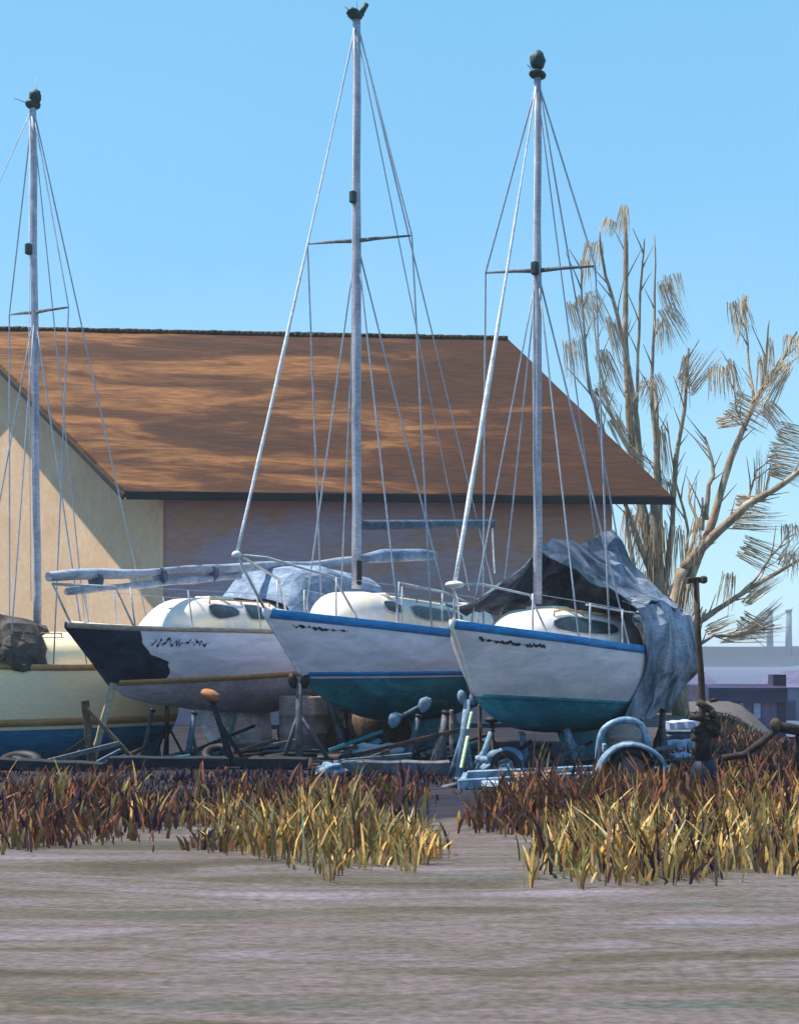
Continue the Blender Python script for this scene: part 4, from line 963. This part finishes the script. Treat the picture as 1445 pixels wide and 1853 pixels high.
S2 = [(1332, 548, 282, 60, 34, 22), (1346, 540, 262, 90, 12, 10), (1298, 665, 272, 60, 36, 22), (1322, 655, 285, 80, 12, 10), (1325, 730, 330, 70, 50, 26), (1300, 765, 10, 60, 20, 18),
 (1392, 620, 268, 110, 12, 12), (1376, 650, 272, 80, 12, 12), (1432, 610, 265, 50, 30, 18), (1420, 660, 240, 120, 30, 22), (1385, 735, 310, 60, 30, 18), (1410, 780, 340, 60, 36, 22),
 (1395, 820, 350, 80, 40, 24), (1395, 850, 345, 70, 24, 18), (1325, 940, 0, 90, 34, 24), (1335, 905, 350, 60, 20, 16), (1345, 990, 335, 80, 44, 26), (1430, 950, 275, 40, 36, 18), (1435, 1000, 265, 50, 30, 16),
 (1318, 1040, 262, 70, 24, 16), (1350, 1090, 40, 80, 16, 16), (1310, 1155, 8, 110, 16, 16), (1340, 1120, 330, 60, 34, 18), (1355, 1140, 40, 80, 16, 16), (1262, 940, 262, 80, 20, 14),
 (1246, 1050, 262, 90, 26, 18), (1265, 1100, 250, 60, 26, 14), (1375, 900, 85, 90, 20, 12), (1412, 1020, 55, 60, 20, 12), (1280, 1140, 20, 60, 20, 14)]
tree('bare tree with upright stems and pale dry twigs close to the barn roof end', 1205, 40, T1, S1, 1)
tree('spreading bare tree whose long boughs reach out to the right edge', 1232, 38, T2, S2, 2)
# ------------------------------------------------------------------ grasses
GR = {}
def gm(n_, c1, c2): return mat(n_, c1, c2, scale=6, rough=.9, bump=0, spec=.1)
gmats = [gm('gold_blade', (.82, .52, .19), (.66, .39, .13)), gm('pale_blade', (.78, .62, .32), (.62, .48, .24)), gm('ochre_blade', (.36, .20, .06), (.28, .15, .05)),
         gm('rust_blade', (.27, .10, .05), (.18, .065, .04)), gm('brown_blade', (.27, .155, .10), (.19, .105, .075)), gm('plum_blade', (.075, .035, .06), (.05, .025, .045)), gm('olive_blade', (.23, .22, .06), (.15, .15, .05)), gm('navy_blade', (.012, .016, .03), (.02, .024, .03))]
def blade(g, x, y, h, wd, lean, rnd, m_):
    z = gz(x, y) - .02; a = rnd.uniform(-.7, .7); s_ = Vector((math.cos(a), math.sin(a), 0)) * wd / 2
    l = Vector((lean[0], lean[1], 0)); b = Vector((x, y, z))
    pts = [(0, .55), (.35, 1), (.7, .85), (.92, .45), (1, .04)]; L_ = []; R_ = []
    for f, w_ in pts:
        p = b + Vector((0, 0, h * f * (1 - .12 * f * l.length))) + l * h * f * f; L_.append(p - s_ * w_); R_.append(p + s_ * w_)
    g.grid([L_, R_], m_, True)
def tuft(g, x, y, n, h, rnd, pal, sp=.14, wd=(.008, .026), lx=0):
    for _ in range(n):
        m_ = rnd.choice(pal); blade(g, x + rnd.gauss(0, sp), y + rnd.gauss(0, sp), h * rnd.uniform(.5, 1.15), rnd.uniform(*wd), (lx + rnd.gauss(0, .28), rnd.gauss(0, .2)), rnd, m_)
def bank(name, label, poly, n, rnd, pal, hr, bl, sp=.12, wd=(.008, .026), lx=0):
    """tufts scattered at ground pixels: poly(px)->(near py, far py)"""
    g = MB()
    for _ in range(n):
        while True:
            px = rnd.uniform(poly[0][0], poly[-1][0]); lo = curve([(a, b) for a, b, _c in poly], px); hi = curve([(a, c_) for a, _b, c_ in poly], px)
            if lo <= hi: continue
            # even over the ground, not over the picture
            yn, yf = EYE * F / (lo - HY), EYE * F / (hi - HY); Y = rnd.uniform(yn, yf)
            if Y > 19 and rnd.random() < .5: continue
            break
        x = (px - HX) / F * Y
        cl = noise.noise(Vector((x * .9, Y * .8, 3.3))) + .5 * noise.noise(Vector((x * 2.6, Y * 1.6, 8.1)))
        edge = min(1, (lo - (HY + EYE * F / Y)) / 22)
        if cl < -.06 - .22 * edge: continue
        hh = rnd.uniform(*hr) * (.62 + 1.1 * max(0, cl)) * (.7 + .3 * edge)
        tuft(g, x, Y, rnd.randint(*bl), hh, rnd, pal, sp, wd, lx + .25 * noise.noise(Vector((x * .7, Y * .7, 5))))
    return tag(g.build(name, gmats), label, 'grass', kind='stuff')
rnd = random.Random(5)
bank('rusty_grass', 'low rusty brown and plum grass along the left bank', [(-60, 1545, 1440), (200, 1525, 1450), (400, 1540, 1445), (560, 1520, 1440), (700, 1490, 1440), (745, 1470, 1450)], 520, rnd, [3, 3, 4, 4, 5, 3, 2], (.22, .46), (7, 12), .16, (.012, .04))
bank('golden_grass', 'golden dry grass on the near edge of the left bank', [(330, 1520, 1480), (430, 1548, 1480), (520, 1565, 1480), (620, 1582, 1490), (700, 1575, 1500), (760, 1560, 1535)], 210, rnd, [0, 0, 1, 2, 2, 6, 4], (.26, .5), (5, 10), .10, (.010, .03))
bank('rusty_grass', 'rusty brown and plum grass behind the golden grass on the right bank', [(905, 1500, 1445), (1000, 1515, 1430), (1150, 1540, 1420), (1300, 1560, 1415), (1520, 1560, 1410)], 470, rnd, [3, 3, 4, 4, 5, 3, 2], (.28, .5), (9, 16), .16, (.012, .04))
bank('golden_grass', 'tall golden and straw coloured grass on the near right bank', [(985, 1580, 1545), (1080, 1600, 1510), (1200, 1600, 1490), (1320, 1592, 1480), (1520, 1590, 1470)], 330, rnd, [0, 0, 0, 1, 2, 2, 4, 6, 5], (.26, .56), (6, 12), .11, (.010, .034))
bank('far_weeds', 'plum and rusty weeds on the bank sloping off behind the old winch', [(1195, 1425, 1345), (1260, 1425, 1340), (1350, 1425, 1340), (1500, 1425, 1338)], 300, rnd, [3, 4, 5, 5, 7, 4], (.16, .34), (8, 14), .2, (.012, .035))
bank('dark_weeds', 'dark matted weeds growing round the boat stands', [(-80, 1432, 1378), (300, 1432, 1380), (600, 1440, 1384), (780, 1440, 1386), (1000, 1440, 1392), (1300, 1440, 1380), (1500, 1440, 1370)], 420, rnd, [3, 5, 5, 5, 7], (.10, .22), (7, 12), .18, (.012, .035))
bank('plum_grass', 'plum and olive blades poking from the left bank', [(-40, 1550, 1460), (200, 1515, 1450), (330, 1535, 1450), (560, 1540, 1450), (740, 1530, 1450)], 70, rnd, [5, 5, 4, 6, 0], (.34, .6), (4, 7), .10, (.018, .045))
g = MB()
for _ in range(620):
    x = rnd.uniform(4.6, 11.5); y = rnd.uniform(20.5, 36)
    if x < 4.9 + .22 * (y - 21) + .8 * noise.noise(Vector((x, y, 2))): continue
    tuft(g, x, y, rnd.randint(8, 13), rnd.uniform(.14, .3), rnd, [5, 5, 4, 3, 7, 6], .24, (.02, .05))
tag(g.build('slope_weeds', gmats), 'plum and olive weeds covering the slope down towards the shed', 'weeds', kind='stuff')
g = MB()
for px, py in ((590, 1595), (748, 1580), (770, 1565), (955, 1605), (965, 1590), (1055, 1608), (725, 1575), (605, 1585)):
    p = G(px, py); tuft(g, p.x, p.y, 5, .32, rnd, [0, 0, 2], .03, (.012, .03))
tag(g.build('stray_grass', gmats), 'stray golden stalks at the edge of the gravel', 'grass', kind='stuff')

# ------------------------------------------------------------------ haze over the water
hz = bpy.data.materials.new('haze'); hz.use_nodes = True; n = hz.node_tree; n.nodes.remove(n.nodes['Principled BSDF'])
pv = n.nodes.new('ShaderNodeVolumePrincipled'); pv.inputs['Color'].default_value = (.75, .85, 1, 1); pv.inputs['Density'].default_value = .0007
n.links.new(pv.outputs[0], n.nodes['Material Output'].inputs['Volume'])
g = MB(); g.box((0, 2200, 8), (6400, 4900, 24)); tag(g.build('haze', hz), 'thin blue haze over the yard and the estuary', 'haze', kind='stuff')
